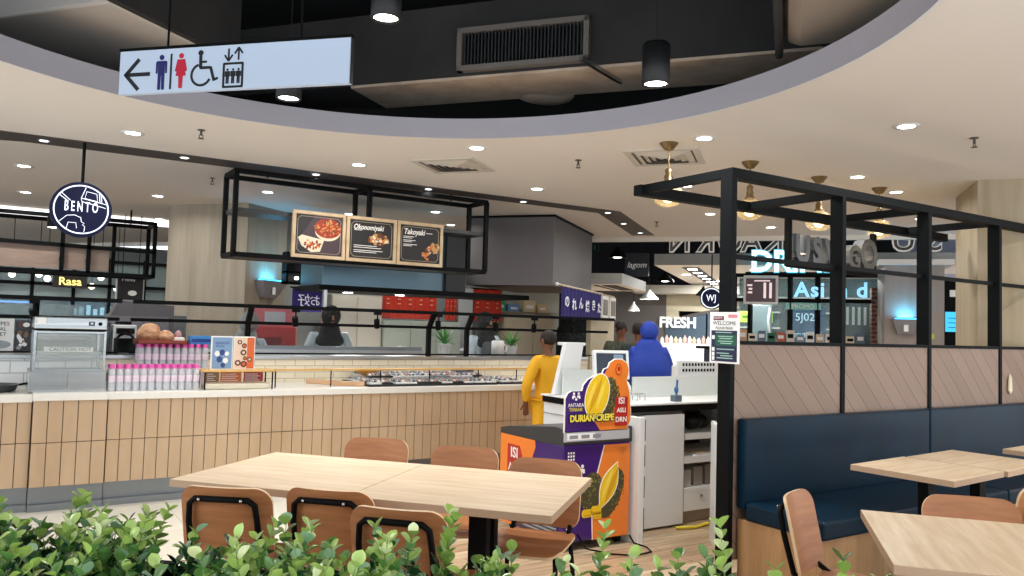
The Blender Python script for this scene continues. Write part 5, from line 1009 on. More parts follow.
# ------------------------------------------------------------------ things on the wood pillar and bulkhead
SCN = M('sconce_grey', '#8b8b8f', .5); SCB = M('sconce_glow', '#2fb4ff', emit=5)
def sconce(name_label, c, w, rz):
    t = thing('wedge_wall_light', name_label, 'wall light', tuple(c), rz)
    m = MB(); ws = w * .55
    vs = [(-.16, -w, .1), (-.16, w, .1), (0, w, .1), (0, -w, .1), (-.06, -ws, -.12), (-.06, ws, -.12), (0, ws, -.12), (0, -ws, -.12)]
    m.add(vs, [(4, 5, 1, 0), (5, 6, 2, 1), (7, 4, 0, 3), (4, 7, 6, 5), (0, 1, 2, 3)], SCN); obj('wedge_shade', m, t, world=False)
    m = MB(); m.box(-.14, -.02, -w * .75, w * .75, .102, .115, SCB); obj('glow_strip', m, t, world=False)
    m = MB(); m.box(-.122, -.118, -.03, .03, -.08, .02, PAPER); obj('sticker', m, t, world=False)
    l = bpy.data.lights.new('lamp', 'AREA'); l.size = w; l.energy = 3.5; l.color = (.1, .6, 1); lo = bpy.data.objects.new('lamp', l); COL.objects.link(lo); lo.parent = t; lo.location = (-.08, 0, .13); lo.rotation_euler = (PI, 0, 0); return t
sconce('wedge-shaped wall light glowing blue on the wood pillar behind the counter', AB(8.87, 6.577, 1.92), .27, TH + PI / 2)
# noren on the bulkhead
PURC = grain('purple_cloth', '#2f2374', '#241a5c', (6, 6, .8), .75); NW = M('cloth_white', '#efeff6', .7, emit=.1)
t = thing('purple_curtain', 'purple curtain with white Japanese characters on rod under the bulkhead', 'curtain', tuple(AB(11.2, 2.86, 1.65)), TH)
m = MB(); K = 60; vs = []
for k in range(K + 1): a = 10.15 + 2.35 * k / K; b = 2.86 + .014 * math.sin(k * 1.25); p = AB(a, b); vs += [(p.x, p.y, 1.66), (p.x, p.y, 2.06)]
m.add(vs, [(2 * k, 2 * k + 1, 2 * k + 3, 2 * k + 2) for k in range(K)], PURC, True); obj('cloth', m, t)
m = MB(); m.cyl(AB(9.95, 2.86, 2.08), AB(12.6, 2.86, 2.08), .014, M('rod_wood', '#d8c7a8', .5), n=10); m.ball(AB(9.93, 2.86, 2.08), .025, POTW, 10, 8); obj('rod', m, t)
m = MB()
for k, c in enumerate('のれん焼きた'): m = MB(); m.text(c, AB(10.36 + k * .385, 2.835, 1.86 - .03 * (k % 2)), AX, Z3, .18, NW, .003, bold=.004, sx=1.35); obj('character', m, t)
m = MB()
for k in range(11): m.box(-.006, .006, -.004, .004, 0, .05, PURC, Matrix.Translation(AB(10.17 + k * .23, 2.86, 2.05)) @ Matrix.Rotation(TH, 4, 'Z'))
obj('loop', m, t)
t = thing('purple_banner', 'small purple banner with mirrored white characters right of the wood pillar', 'banner', (3.3, 10.0, 1.6))
m = MB(); m.box(3.13, 3.52, 10.0, 10.006, 1.62, 1.92, PURC); obj('cloth', m, t)
m = MB(); m.text('好', (3.28, 9.998, 1.76), -X3, -Z3 * -1, .17, NW, -.002); m.text('お', (3.43, 9.998, 1.76), -X3, Z3, .15, NW, -.002); obj('writing', m, t)
m = MB(); m.cyl((3.1, 10.0, 1.93), (3.55, 10.0, 1.93), .01, BLACK, n=8); obj('rod', m, t)
t = thing('wall_shelf', 'black open wall shelf with small lamps between pillar and range hood', 'shelf', (3.3, 10.3, 1.95))
for z in (1.98, 2.12, 2.26): m = MB(); m.box(3.1, 3.6, 10.2, 10.4, z, z + .03, BLACK); obj('shelf_board', m, t)
m = MB(); m.box(3.1, 3.6, 10.38, 10.4, 1.98, 2.4, M('shelf_back_dark', '#1c1d20', .6)); m.box(3.1, 3.13, 10.2, 10.4, 1.98, 2.4, BLACK); m.box(3.57, 3.6, 10.2, 10.4, 1.98, 2.4, BLACK); obj('side_frame', m, t)
for k, (x, z) in enumerate(((3.47, 2.2), (3.5, 2.06), (3.25, 2.06))): m = MB(); m.ball((x, 10.24, z), (.03, .03, .02), LIGHTW, 10, 8); obj('small_lamp', m, t)
EXG = M('exit_green', '#1f9a6a', emit=1.2); o = obj('exit_sign', MB().prism([(-.06, -.05), (.06, -.05), (.06, .05), (-.06, .05)], (0, 0, 0), -X3, Z3, .04, BLACK).prism([(-.05, -.04), (.05, -.04), (.05, .04), (-.05, .04)], (0, .041, 0), -X3, Z3, .004, EXG), loc=tuple(AB(12.25, 2.86, 2.8)), rotz=TH, world=False); tag(o, 'small green exit light at the far end of the bulkhead', 'exit sign')

# kitchen odds and ends, framed prints past the curtain
t = thing('wall_shelf', 'steel wall shelf with boxes at the right end of the kitchen', 'shelf', (6.9, 11.5, 1.7))
m = MB(); m.box(6.2, 8.3, 11.35, 11.69, 1.74, 1.77, STEEL); obj('shelf_board', m, t)
for x in (6.3, 8.2): m = MB(); m.box(x, x + .03, 11.4, 11.69, 1.6, 1.74, STEEL); obj('bracket', m, t)
for x, w_, h, c, l in ((7.15, .2, .18, '#3fae86', 'green carton on the kitchen wall shelf'), (7.42, .22, .12, '#6f9fd0', 'blue tub on the kitchen wall shelf'), (7.75, .24, .2, '#d8c9a2', 'cream carton on the kitchen wall shelf, tall'), (8.02, .2, .14, '#cdb184', 'tan carton at the right end of the kitchen wall shelf')):
    o = obj('carton', MB().box(-w_ / 2, w_ / 2, -.1, .1, 0, h, M('carton_' + c[1:], c, .5)).box(-w_ * .3, w_ * .3, -.102, -.1, h * .3, h * .6, PAPER), loc=(x, 11.5, 1.771), bev=.006, world=False); tag(o, l, 'carton', 'cartons on the kitchen shelf')
for a, l in ((12.95, 'nearer'), (13.55, 'farther')):
    t = thing('framed_print', 'white framed print beside the purple curtain, ' + l + ' of two', 'picture', tuple(AB(a, 2.9, 1.7)), TH)
    m = MB(); abbox(m, a - .22, a + .22, 2.88, 2.92, 1.68, 2.06, PAPER); obj('frame', m, t); m = MB(); abbox(m, a - .16, a + .16, 2.872, 2.88, 1.74, 2.0, M('print_brown', '#6d5f50', .5)); obj('print', m, t)
m = MB(); abbox(m, 12.15, 13.9, 2.93, 3.0, 0, 2.1, M('side_wall_cream', '#b9ab8e', .7)); struct('wall_kitchen_side', m)
# ------------------------------------------------------------------ far stall at left
def tubes(m, segs, w=.05, mat=BLACK):
    for p, q in segs: m.bar(p, q, w, w, mat)
t = thing('hanging_shelf_frame', 'black tube frame with wood panels over the far left stall', 'hanging frame', (0, 12.2, 1.8))
Y0, Y1 = 12.0, 12.6
for y in (Y0, Y1):
    for z in (2.80, 2.06): m = MB(); m.bar((-3, y, z), (1.80, y, z), .05, .05, BLACK); obj('rail', m, t)
m = MB(); m.bar((-3, Y0, 2.46), (1.8, Y0, 2.40), .05, .05, BLACK); obj('rail', m, t)
for x in (-2.2, -.6, .66, .97, 1.78): m = MB(); m.bar((x, Y0, 2.06), (x, Y0, 2.82), .05, .05, BLACK); obj('upright', m, t)
for x in (1.33, 1.78): m = MB(); m.bar((x, Y1, 2.06), (x, Y1, 2.82), .05, .05, BLACK); obj('upright', m, t)
for z in (2.06, 2.80): m = MB(); m.bar((1.78, Y0, z), (1.78, Y1, z), .05, .05, BLACK); obj('cross_rail', m, t)
for x0, x1 in ((-1.3, .63), (.69, .94), (1.0, 1.22)): m = MB(); m.box(x0, x1, Y0 + .03, Y0 + .06, 2.10, 2.40, grain('stall_wood', '#a58f80', '#8f796b', (3, 3, 20), .5)); obj('wood_panel', m, t)
for x in (-.5, 1.5): m = MB(); m.cyl((x, 12.3, 2.8), (x, 12.3, CEIL), .012, BLACK, n=8); obj('hanger_rod', m, t)
for i, x in enumerate((.12, .4, .53)):
    m = MB(); m.cyl((x, 12.0, 2.776), (x, 12.0, 2.64), .06, BLACK, n=16); m.cyl((x, 12.0, 2.645), (x, 12.0, 2.635), .05, LIGHTW, n=16)
    if i == 2: o = obj('spotlight', m, loc=(x, 12.0, 2.64)); tag(o, 'black spotlight under the far stall frame left of round sign', 'spotlight')
t = thing('stall_storefront', 'black framed glass shop front of the far left stall', 'shop front', (0, 14, 0))
m = MB(); tubes(m, [((x, 14, 0), (x, 14, 2.4)) for x in (-1.2, -.05, .4, .95, 1.45, 1.95)] + [((-2.5, 14, 1.96), (2.4, 14, 1.96)), ((-2.5, 14, 2.35), (2.4, 14, 2.35))], .05); obj('mullion_frame', m, t)
m = MB(); m.box(-2.5, 2.4, 14.01, 14.02, .9, 2.35, glassy('stall_glass', '#a9c2c4', .25)); obj('glass_pane', m, t)
m = MB(); m.box(-2.5, 2.4, 13.9, 14.3, 0, .95, M('stall_base', '#878b8a', .5)); obj('base', m, t)
m = MB(); m.box(-2.5, 2.4, 15.2, 15.3, 1.0, 1.75, M('stall_blue', '#24445a', .5)); m.box(-2.5, 2.4, 15.15, 15.2, 1.76, 1.86, M('stall_pale', '#9aa49c', .5)); obj('back_panel', m, t)
YG = M('neon_yellow', '#f2e28a', emit=1.1)
t = thing('sign_box', 'small dark sign with pale yellow lettering in the far left stall', 'sign', (.87, 13.9, 2.0)); m = MB(); m.box(.66, 1.12, 13.85, 13.92, 1.91, 2.09, M('sign_box_dark', '#2e2a24', .5)); obj('box', m, t); m = MB(); m.text('Rasa', (.89, 13.848, 2.0), X3, Z3, .17, YG, .004, bold=.003); obj('lettering', m, t)
t = thing('menu_board', 'dark square menu board hanging at the far left stall corner', 'menu board', (1.62, 12.9, 1.75)); m = MB(); m.box(1.42, 1.80, 12.9, 12.93, 1.72, 2.12, PAPER); obj('frame', m, t); m = MB(); m.box(1.44, 1.78, 12.88, 12.9, 1.74, 2.10, BBK); m.prism(ell(1.64, 1.84, .06, .04), (0, 12.879, 0), X3, Z3, .002, CHALK); m.text('Menu', (1.58, 12.879, 2.04), X3, Z3, .08, CHALK, .002); obj('panel', m, t)
for x in (1.5, 1.72): m = MB(); m.cyl((x, 12.915, 2.12), (x, 12.915, CEIL), .006, BLACK, n=6); obj('hanger_rod', m, t)
for i, (x, z, l) in enumerate(((.14, 2.1, 'leftmost'), (.5, 2.12, 'second'), (.62, 2.06, 'third'), (1.38, 2.12, 'fourth'), (1.25, 1.97, 'fifth'), (1.62, 1.95, 'rightmost'))):
    m = MB(); m.ball((0, 0, 0), .05, M('globe_glow', '#fff6e0', emit=6), 12, 8); m.cyl((0, 0, .05), (0, 0, 2.9 - z + .1), .006, BLACK, n=6); o = obj('globe_lamp', m, loc=(x, 14.6, z), world=False); tag(o, 'small globe lamp glowing inside the far left stall, ' + l, 'lamp', 'globe lamps in the far left stall')
m = MB(); m.box(-3, 2.3, 13.2, 13.35, CEIL - .09, CEIL - .02, M('cove_glow', '#ffffff', emit=1.6)); o = obj('cove_light', m, loc=(0, 13.27, CEIL - .09)); tag(o, 'long white cove light on the ceiling over the far left stall', 'cove light')
t = thing('drink_display', 'blue lit drink display in the far left stall', 'display', (.9, 14.9, 1.0)); m = MB(); m.box(.95, 1.75, 14.7, 15.0, 1.0, 1.72, M('display_blue', '#1d5f8c', .4)); obj('body', m, t); m = MB()
for k in range(7): m.box(1.0 + k * .1, 1.06 + k * .1, 14.69, 14.7, 1.5, 1.6 + .03 * (k % 3), M('display_lit', '#9fdcf5', emit=1.0))
m.box(-.1, .45, 14.69, 14.7, 1.66, 1.69, M('display_line', '#5f9cff', emit=2)); obj('lit_items', m, t)
t = thing('service_counter', 'grey steel counter of the far left stall behind the sneeze guard', 'counter', (0, 11, 0)); m = MB(); m.box(-2.5, .9, 10.8, 11.3, 0, 1.2, M('far_counter', '#83898c', .5)); obj('body', m, t); m = MB(); m.box(-2.55, .95, 10.75, 11.35, 1.2, 1.25, STEEL); obj('worktop', m, t)
m = MB(); m.box(-2.5, .9, 11.28, 11.33, 1.25, 1.62, glassy('far_guard', '#9fb5ba', .35)); obj('guard_glass', m, t)
t = thing('service_trolley', 'dark grey slanted unit beside the left end of the glass guard', 'trolley', (1.15, 9.1, 0)); m = MB(); m.prism([(.86, 0), (1.55, 0), (1.55, 1.62), (1.02, 1.66), (.9, 1.4)], (0, 9.2, 0), X3, Z3, .25, M('unit_grey', '#5d5a5e', .5)); obj('body', m, t); m = MB(); m.box(.95, 1.5, 8.94, 8.96, 1.3, 1.5, M('unit_panel', '#77747a', .4)); obj('panel', m, t)
# ------------------------------------------------------------------ beyond the ceiling edge
GREYF = M('fascia_grey', '#b4b5b0', .6); SOFW = M('soffit_glow', '#efe6da', .6, emit=.12)  # soffit surface given faint emission to look lit
def slab(name, label, a0, a1, b0, b1, z0, z1, bulge=0):
    t = thing(name, label, 'canopy', tuple(AB((a0 + a1) / 2, (b0 + b1) / 2, z0)), TH); n = 20
    P = [AB(a0 - bulge * math.sin(PI * k / n) , b0 + (b1 - b0) * k / n) for k in range(n + 1)] + [AB(a1, b1), AB(a1, b0)]
    m = MB(); L = len(P); vs = [(p.x, p.y, z) for z in (z0, z1) for p in P]
    m.add(vs, [(i, (i + 1) % L, L + (i + 1) % L, L + i) for i in range(L)], GREYF); m.add(vs, [tuple(range(L))[::-1]], SOFW); m.add(vs, [tuple(range(L, 2 * L))], GREYF); obj('slab', m, t); return t
t = slab('shop_canopy', 'curved grey and white canopy with large letters beyond the ceiling edge', 14.15, 21, -6, 2.28, 2.68, 2.88, .1)
m = MB(); abbox(m, 14.6, 20, 1.55, 1.85, 2.672, 2.685, STRIP); obj('dark_strip', m, t)
for k in range(6): m = MB(); abbox(m, 14.9 + k * .9, 15.05 + k * .9, 1.62, 1.78, 2.664, 2.676, LIGHTW); obj('strip_lamp', m, t)
for a, b in ((15.2, .6), (15.2, -1), (16.5, 2.0), (18.5, 1.5), (18.5, 0)):  # downlights added here to brighten the dark canopy underside
    l = bpy.data.lights.new('lamp', 'AREA'); l.size = .15; l.energy = 70; lo = bpy.data.objects.new('lamp', l); COL.objects.link(lo); lo.parent = t; lo.location = t.matrix_basis.inverted() @ AB(a, b, 2.65); lo.rotation_euler = (0, 0, 0)
    m = MB(); p = AB(a, b, 2.67); m.cyl(p, p + Z3 * .008, .08, LIGHTW, n=16); obj('downlight', m, t)
LTR = M('letter_outline', '#eee9e0', .5, emit=.35); LTI = M('letter_inner', '#6d5f59', .6)
for k, (ch, b) in enumerate((('N', 1.85), ('R', 1.38), ('O', .98), ('A', .62), ('K', .25), ('T', -1.25), ('U', -1.75), ('S', -2.2))):
    m = MB(); m.text(ch, AB(14.2, b, 3.08), BX, Z3, .5, LTI, -.06); m.text(ch, AB(14.24, b, 3.08), BX, Z3, .5, LTR, -.02, bold=.022); obj('letter', m, t)
t = slab('shop_canopy', 'white edged canopy at left beyond the grey bulkhead', 12.9, 15.2, 2.6, 6, 2.26, 2.44)
m = MB(); abbox(m, 13.2, 14.8, 2.75, 3.0, 2.25, 2.262, STRIP); abbox(m, 13.2, 14.8, 3.1, 3.15, 2.25, 2.262, STRIP); obj('dark_strip', m, t)
t = thing('script_sign', 'dark hanging panel with white script beyond the bulkhead', 'sign', tuple(AB(14.4, 2.6, 2.6)), TH); m = MB(); abbox(m, 14.4, 14.46, 2.42, 2.86, 2.5, 2.92, M('panel_slate', '#3d4048', .5)); obj('panel', m, t); m = MB(); m.text('lagom', AB(14.39, 2.64, 2.7), -BX, Z3, .15, CHALK, .004, shear=.3); obj('lettering', m, t)
m = MB(); m.cyl(AB(14.43, 2.5, 2.9), AB(14.43, 2.5, 4.4), .01, BLACK, n=6); m.cyl(AB(14.43, 2.8, 2.9), AB(14.43, 2.8, 4.4), .01, BLACK, n=6); obj('hanger_rod', m, t)
DOME = M('dome_white', '#eceae6', .5)
def dome(a, b, z, label, r=.2, zt=4.4, on=True, mat=None):
    c = AB(a, b); t = thing('dome_pendant', label, 'pendant light', (c.x, c.y, z), 0, 'dome pendants beyond the ceiling edge')
    m = MB(); m.lathe([(r, 0), (r * .95, .03), (r * .55, .1), (r * .2, .16), (.02, .2)], (0, 0, 0), mat or DOME, 20, cap=False); obj('shade', m, t, world=False)
    m = MB(); m.ball((0, 0, .03), (r * .6, r * .6, .03), LIGHTW, 12, 8); obj('bulb', m, t, world=False); m = MB(); m.cyl((0, 0, .18), (0, 0, zt - z), .006, BLACK, n=6); obj('cord', m, t, world=False)
dome(16.5, 2.75, 2.16, 'white dome pendant before the grey wall left of the arched sign'); dome(17.2, 3.2, 1.93, 'small lit pendant below the white dome pendant', .13); dome(13.2, 2.75, 2.72, 'dark cylinder-like pendant with bright rim by the bulkhead', .16, mat=BLACK); dome(16, 2.35, 2.5, 'dark pendant in the middle of the dark void', .18, mat=BLACK); dome(17.5, 1.75, 2.3, 'dark pendant beneath the canopy left edge', .16, 2.68, mat=BLACK)
m = MB(); abbox(m, 20, 20.3, 2.9, 4.6, 0, 2.5, M('wall_slate', '#6b6663', .7)); struct('wall_shop_grey', m)
CRM = M('shop_cream', '#d9d0b4', .7)
t = thing('arched_storefront', 'cream shop front with arched dark glass and white lettering', 'shop front', tuple(AB(20, 1.6, 0)), TH)
m = MB(); abbox(m, 20.02, 20.2, -1.6, 2.92, 2.02, 2.5, CRM); abbox(m, 20.02, 20.2, -1.6, 2.92, 0, 1.15, CRM); abbox(m, 20.05, 20.2, 2.6, 2.92, 1.1, 2.1, CRM); obj('facade', m, t)
m = MB(); n = 20; P = [(2.92, 1.1)] + [(2.92 - 3.4 * k / n, 1.55 + .52 * math.sin(PI * (.1 + .8 * k / n))) for k in range(n + 1)] + [(-.48, 1.1)]
m.prism([(-b + 0, z) for b, z in P], AB(20.0, 0, 0), -BX, Z3, .03, M('arch_glass', '#4d6070', .2)); obj('arched_glass', m, t)
m = MB(); Q = [(b, z) for b, z in P[1:-1]]
for (b0, z0), (b1, z1) in zip(Q, Q[1:]): m.bar(AB(19.97, b0, z0), AB(19.97, b1, z1), .06, .07, M('arch_frame', '#55504c', .5))
m.bar(AB(19.97, 1.9, 1.1), AB(19.97, 1.9, 2.0), .03, .03, BLACK); obj('arch_frame', m, t)
FRW = M('letter_lit', '#ffffff', emit=.35)
m = MB(); m.text('FRESH', AB(19.93, 2.6, 1.72), -BX, Z3, .36, FRW, .02, 'CENTER', .012, .92); obj('lettering', m, t); m = MB(); m.text('from', AB(19.93, 1.52, 1.68), -BX, Z3, .36, FRW, .02, 'CENTER', 0, .8, .35); obj('lettering', m, t)
m = MB(); abbox(m, 19.2, 19.9, -1.6, 3.6, 2.42, 2.62, M('shop_lintel', '#cfc9bd', .6)); obj('lintel', m, t)
m = MB(); abbox(m, 17.2, 18.0, 1.05, 2.7, 0, 1.25, WHITE); o = obj('island_counter', m, loc=tuple(AB(17.6, 1.87, 0)), bev=.01); tag(o, 'white island counter in front of the arched shop front', 'counter')
for k in range(16):
    b = 2.6 - k * .098; c = AB(17.4, b, 1.25); m = MB(); hh = .13 + .05 * ((k * 7) % 4) / 3; m.lathe([(.035, 0), (.04, .01), (.04, hh * .65), (.015, hh * .85), (.015, hh)], (0, 0, 0), M('jar%d' % (k % 4), ('#e6ded2', '#cf9a8e', '#f0f0ee', '#c7b08a')[k % 4], .4), 10); o = obj('sauce_bottle', m, loc=tuple(c), world=False); tag(o, f'small bottle on the white island counter, {ORD[k]} from the left' , 'bottle', 'bottles on the island counter')
cab_ = AB(9.6, 1.05); t = thing('white_till_counter', 'white slanted till counter beside the blue headscarf', 'counter', tuple(AB(10.6, .7, 0)), TH)
m = MB(); abbox(m, 10.2, 11.0, .1, 1.15, 0, 1.0, WHITE); obj('body', m, t, bev=.01); m = MB(); abbox(m, 10.15, 10.3, .15, .75, 1.0, 1.36, PWHT); obj('screen_back', m, t, bev=.01); m = MB(); abbox(m, 10.2, 10.32, .8, 1.0, 1.0, 1.3, M('till_dark', '#2b3440', .4)); obj('till', m, t, bev=.008); m = MB(); abbox(m, 10.18, 10.5, .78, 1.1, 1.3, 1.33, BLACK); obj('drawer', m, t)
t = thing('round_shop_sign', 'small round blue shop sign hanging left of the corner post', 'sign', tuple(AB(12.2, 1.17, 1.85)), TH); c = AB(12.2, 1.1, 2.0)
m = MB(); m.cyl(AB(12.2, 1.1, 2.02), AB(12.26, 1.1, 2.02), .17, NAVY, n=32); obj('disc', m, t); m = MB(); m.tube([AB(12.19, 1.1 + .145 * math.cos(a), 2.02 + .145 * math.sin(a)) for a in [2 * PI * k / 32 for k in range(32)]], .008, NEON, 6, closed=True); obj('ring', m, t); m = MB(); m.text('WJ', AB(12.19, 1.1, 2.02), -BX, Z3, .14, NEON, .004, sx=.8); obj('lettering', m, t); m = MB(); m.cyl(AB(12.23, 1.1, 2.19), AB(12.23, 1.1, 2.68), .01, BLACK, n=6); obj('hanger_rod', m, t)
# drinks shop behind the partition
t = thing('storefront', 'black framed glass drinks shop front behind the partition', 'shop front', tuple(AB(14.05, -.2, 0)), TH)
m = MB(); 
for b in (.88, .62, -.02, -.45, -1.42): m.bar(AB(14.05, b, 1.2), AB(14.05, b, 2.5), .06, .06, BLACK)
for z in (2.5, 2.08): m.bar(AB(14.05, 1.0, z), AB(14.05, -1.45, z), .06, .06, BLACK)
obj('mullion_frame', m, t)
m = MB(); abbox(m, 14.07, 14.08, -1.42, .95, 1.2, 2.5, glassy('shop_glass', '#a8c4c4', .18)); obj('glass_pane', m, t)
m = MB(); abbox(m, 13.9, 14.2, -1.42, 1.1, 0, 1.38, M('shop_dado', '#6d6964', .6)); obj('dado', m, t)
CY = M('letters_cyan', '#c6fbff', emit=2.4); CYE = M('letters_edge', '#58b9d6', .4, emit=.6)
t2 = thing('letter_sign', 'glowing cyan block letters over the drinks shop front', 'sign', tuple(AB(13.95, 0, 2.52)), TH)
m = MB(); m.text('DRINKS', AB(13.95, .62, 2.71), -BX, Z3, .5, CYE, .05, 'LEFT', .028, .96); m.text('DRINKS', AB(13.9, .62, 2.71), -BX, Z3, .5, CY, .01, 'LEFT', .012, .96); obj('lettering', m, t2); m = MB(); m.bar(AB(13.95, .7, 2.535), AB(13.95, -1.3, 2.535), .03, .03, BLACK); obj('mounting_rail', m, t2)
t2 = thing('letter_sign', 'pale blue letters A s a n d on the drinks shop glass', 'sign', tuple(AB(13.98, -.6, 2.1)), TH); LB = M('letters_blue', '#8fd0f0', emit=1.1)
for ch, b in (('A', -.2), ('s', -.4), ('i', -.52), ('n', -.82), ('d', -1.12)): m = MB(); m.text(ch, AB(13.98, b, 2.25), -BX, Z3, .34, LB, .02, bold=.008); obj('letter', m, t2)
m = MB(); m.bar(AB(14.0, .0, 2.1), AB(14.0, -1.35, 2.1), .025, .025, BLACK); obj('mounting_rail', m, t2)
t2 = thing('menu_screen', 'white framed menu screen with pinkish list behind the partition', 'menu screen', tuple(AB(13.8, .45, 2.0)), TH)
m = MB(); abbox(m, 13.8, 13.86, .17, .72, 2.0, 2.48, PAPER); obj('frame', m, t2, bev=.005); m = MB(); abbox(m, 13.785, 13.8, .21, .68, 2.04, 2.43, M('screen_maroon', '#4d3a40', .4, emit=.25))
for b0, b1, z0, z1 in ((.36, .4, 2.1, 2.36), (.27, .31, 2.1, 2.36), (.58, .66, 2.3, 2.33), (.58, .64, 2.24, 2.27), (.58, .65, 2.18, 2.21), (.3, .55, 2.38, 2.4)): abbox(m, 13.78, 13.786, b0, b1, z0, z1, M('screen_pink', '#e9cfd2', emit=.8))
obj('screen', m, t2); m = MB(); abbox(m, 13.86, 14.03, .4, .5, 2.2, 2.3, BLACK); obj('bracket', m, t2)
m = MB(); abbox(m, 17.2, 17.4, -2.2, .98, 0, 2.66, M('shop_back', '#47585a', .7)); struct('wall_drinks_back', m)
t2 = thing('back_shelf', 'green lit shelves at the back of the drinks shop', 'shelf', tuple(AB(17, -.1, 0)), TH)
for z in (1.3, 1.62, 1.94, 2.24): m = MB(); abbox(m, 16.9, 17.2, -1.7, 1.2, z, z + .03, M('shelf_pale', '#aeb9b6', .5)); obj('shelf_board', m, t2)
m = MB(); abbox(m, 16.88, 17.2, -1.75, -1.7, 0, 2.3, BLACK); abbox(m, 16.88, 17.2, 1.2, 1.25, 0, 2.3, BLACK); obj('side_frame', m, t2)
GRN = M('lime_panel', '#9fd43a', emit=.8)
for i, (b0, b1, l) in enumerate(((.62, .88, 'left'), (.28, .55, 'middle'), (-.0, .12, 'right'))): m = MB(); abbox(m, 15.6, 15.63, b0, b1, 1.72, 1.93, GRN); abbox(m, 15.595, 15.6, b0 + .05, b1 - .05, 1.8, 1.85, M('lime_dark', '#4d7a1a', .5)); o = obj('lime_sign', m, loc=tuple(AB(15.6, (b0 + b1) / 2, 1.72)), rotz=TH); tag(o, 'lime green sign inside the drinks shop, ' + l + ' one', 'sign', 'lime signs in the drinks shop')
m = MB(); abbox(m, 15.5, 15.8, .3, .7, 1.2, 2.05, M('fridge_chrome', '#8fa3a6', .3, .7)); m.tube([AB(15.48, .33, 1.5), AB(15.45, .36, 1.75), AB(15.45, .33, 2.0)], .02, POTW, 8); o = obj('drinks_dispenser', m, loc=tuple(AB(15.6, .5, 1.2)), rotz=TH, bev=.02); tag(o, 'silver drinks dispenser inside the drinks shop behind the glass', 'dispenser')
m = MB(); m.prism([(-.42, 1.3), (.15, 1.3), (.15, 2.02), (.0, 2.05)], AB(15.6, 0, 0), BX, Z3, -.15, M('dark_sail', '#22282c', .5)); o = obj('sloped_hood', m, loc=tuple(AB(15.6, -.1, 1.3))); tag(o, 'dark sloped hood inside the drinks shop', 'hood')
t2 = thing('blue_display', 'blue display board with white figures inside the drinks shop', 'display', tuple(AB(15.0, -.35, 1.3)), TH); m = MB(); abbox(m, 15.0, 15.05, -.62, -.02, 1.3, 2.0, M('board_blue', '#274b78', .4, emit=.35)); obj('panel', m, t2); m = MB(); m.text('5J026', AB(14.99, -.32, 1.82), -BX, Z3, .19, M('digit_pale', '#b9e4f2', emit=.9), .004); obj('lettering', m, t2); m = MB(); m.text('BEVERAGE', AB(14.99, -.32, 1.5), -BX, Z3, .1, M('digit_pale'), .004); obj('lettering', m, t2)
t2 = thing('window_decal', 'white and teal decal panel on the drinks shop glass', 'decal', tuple(AB(14.02, -.15, 1.9)), TH); m = MB(); abbox(m, 14.018, 14.03, -.5, .05, 1.93, 2.04, M('decal_teal', '#7fb5ab', .5, emit=.2)); m.text('PROMO', AB(14.01, -.22, 1.98), -BX, Z3, .1, PAPER, .003); obj('panel', m, t2)
t2 = thing('window_poster', 'tall pale strips poster at right end of drinks shop glass', 'poster', tuple(AB(14.1, -1.1, 1.6)), TH); m = MB(); abbox(m, 14.4, 14.45, -1.35, -.75, 1.4, 2.05, M('strip_dark2', '#3b4d56', .5)); obj('board', m, t2)
for k in range(5): m = MB(); abbox(m, 14.38, 14.4, -.95 - k * .09, -.91 - k * .09, 1.7, 2.0, PAPER); obj('strip', m, t2)
PAL = ('#efe7dc', '#c9a07c', '#e8d9c8', '#5a6f86', '#2c6b4c', '#b5553c', '#d9cfc0', '#7d8ea0', '#f2f0ea', '#c8b49a')
for k in range(14):
    b = .88 - k * .152; h = (.16, .2, .13, .18, .15)[k % 5]; c = AB(13.98, b, 1.38); m = MB(); m.box(-.05, .05, -.062, .062, 0, h, M('pack%d' % (k % 10), PAL[k % 10], .5)); m.box(-.051, -.05, -.045, .045, h * .35, h * .7, PAPER if k % 2 else BLACK); o = obj('product_box', m, loc=tuple(c), rotz=TH, world=False); tag(o, f'small product box along the drinks shop counter, {ORD[k]} from the left', 'box', 'product boxes on the drinks shop counter')
# right-hand background: brick pier, wood pillar with sconce, blue screen, column
BRK = bricks('red_brick', '#6e3d30', '#4a2a24', '#8a7f78', .2, .07, .008, .5, .7, 'xz')
m = MB(); m.box(-.07, .07, -.1, .2, 0, 2.3, BRK); o = struct('pillar_brick', m, loc=tuple(AB(14.05, -1.33)), rotz=TH - PI / 2, world=False)
m = MB(); abbox(m, 14.0, 14.3, -1.56, -1.41, 0, 2.62, M('pier_white', '#d8d4cc', .6)); struct('pillar_white', m)
GRP = grain('pillar_mauve', '#9c918a', '#8d827b', (5, 5, 1), .6)
m = MB(); abbox(m, 12.9, 13.9, -2.13, -1.34, 0, 2.58, GRP); abbox(m, 12.8, 14.0, -2.25, -1.25, 2.58, 2.66, M('cap_white', '#e4e2de', .5)); struct('pillar_grey', m)
sconce('wedge-shaped wall light glowing blue on the grey pillar behind the partition', AB(12.895, -1.615, 1.68), .185, TH)
t2 = thing('info_screen', 'bright blue information screen between pillar and wooden column', 'screen', tuple(AB(13.5, -2.4, 1.5)), TH); m = MB(); abbox(m, 13.5, 13.56, -2.62, -2.2, 1.35, 2.4, BLACK); obj('cabinet', m, t2); m = MB(); abbox(m, 13.49, 13.5, -2.58, -2.24, 1.62, 1.92, M('screen_blue', '#35a8dc', emit=1.4))
for k in range(3): abbox(m, 13.485, 13.49, -2.5, -2.28, 1.68 + k * .07, 1.69 + k * .07, M('screen_text', '#0d4a78', .5))
obj('screen', m, t2); m = MB(); abbox(m, 13.49, 13.5, -2.42, -2.3, 2.15, 2.25, CHALK); obj('logo', m, t2)
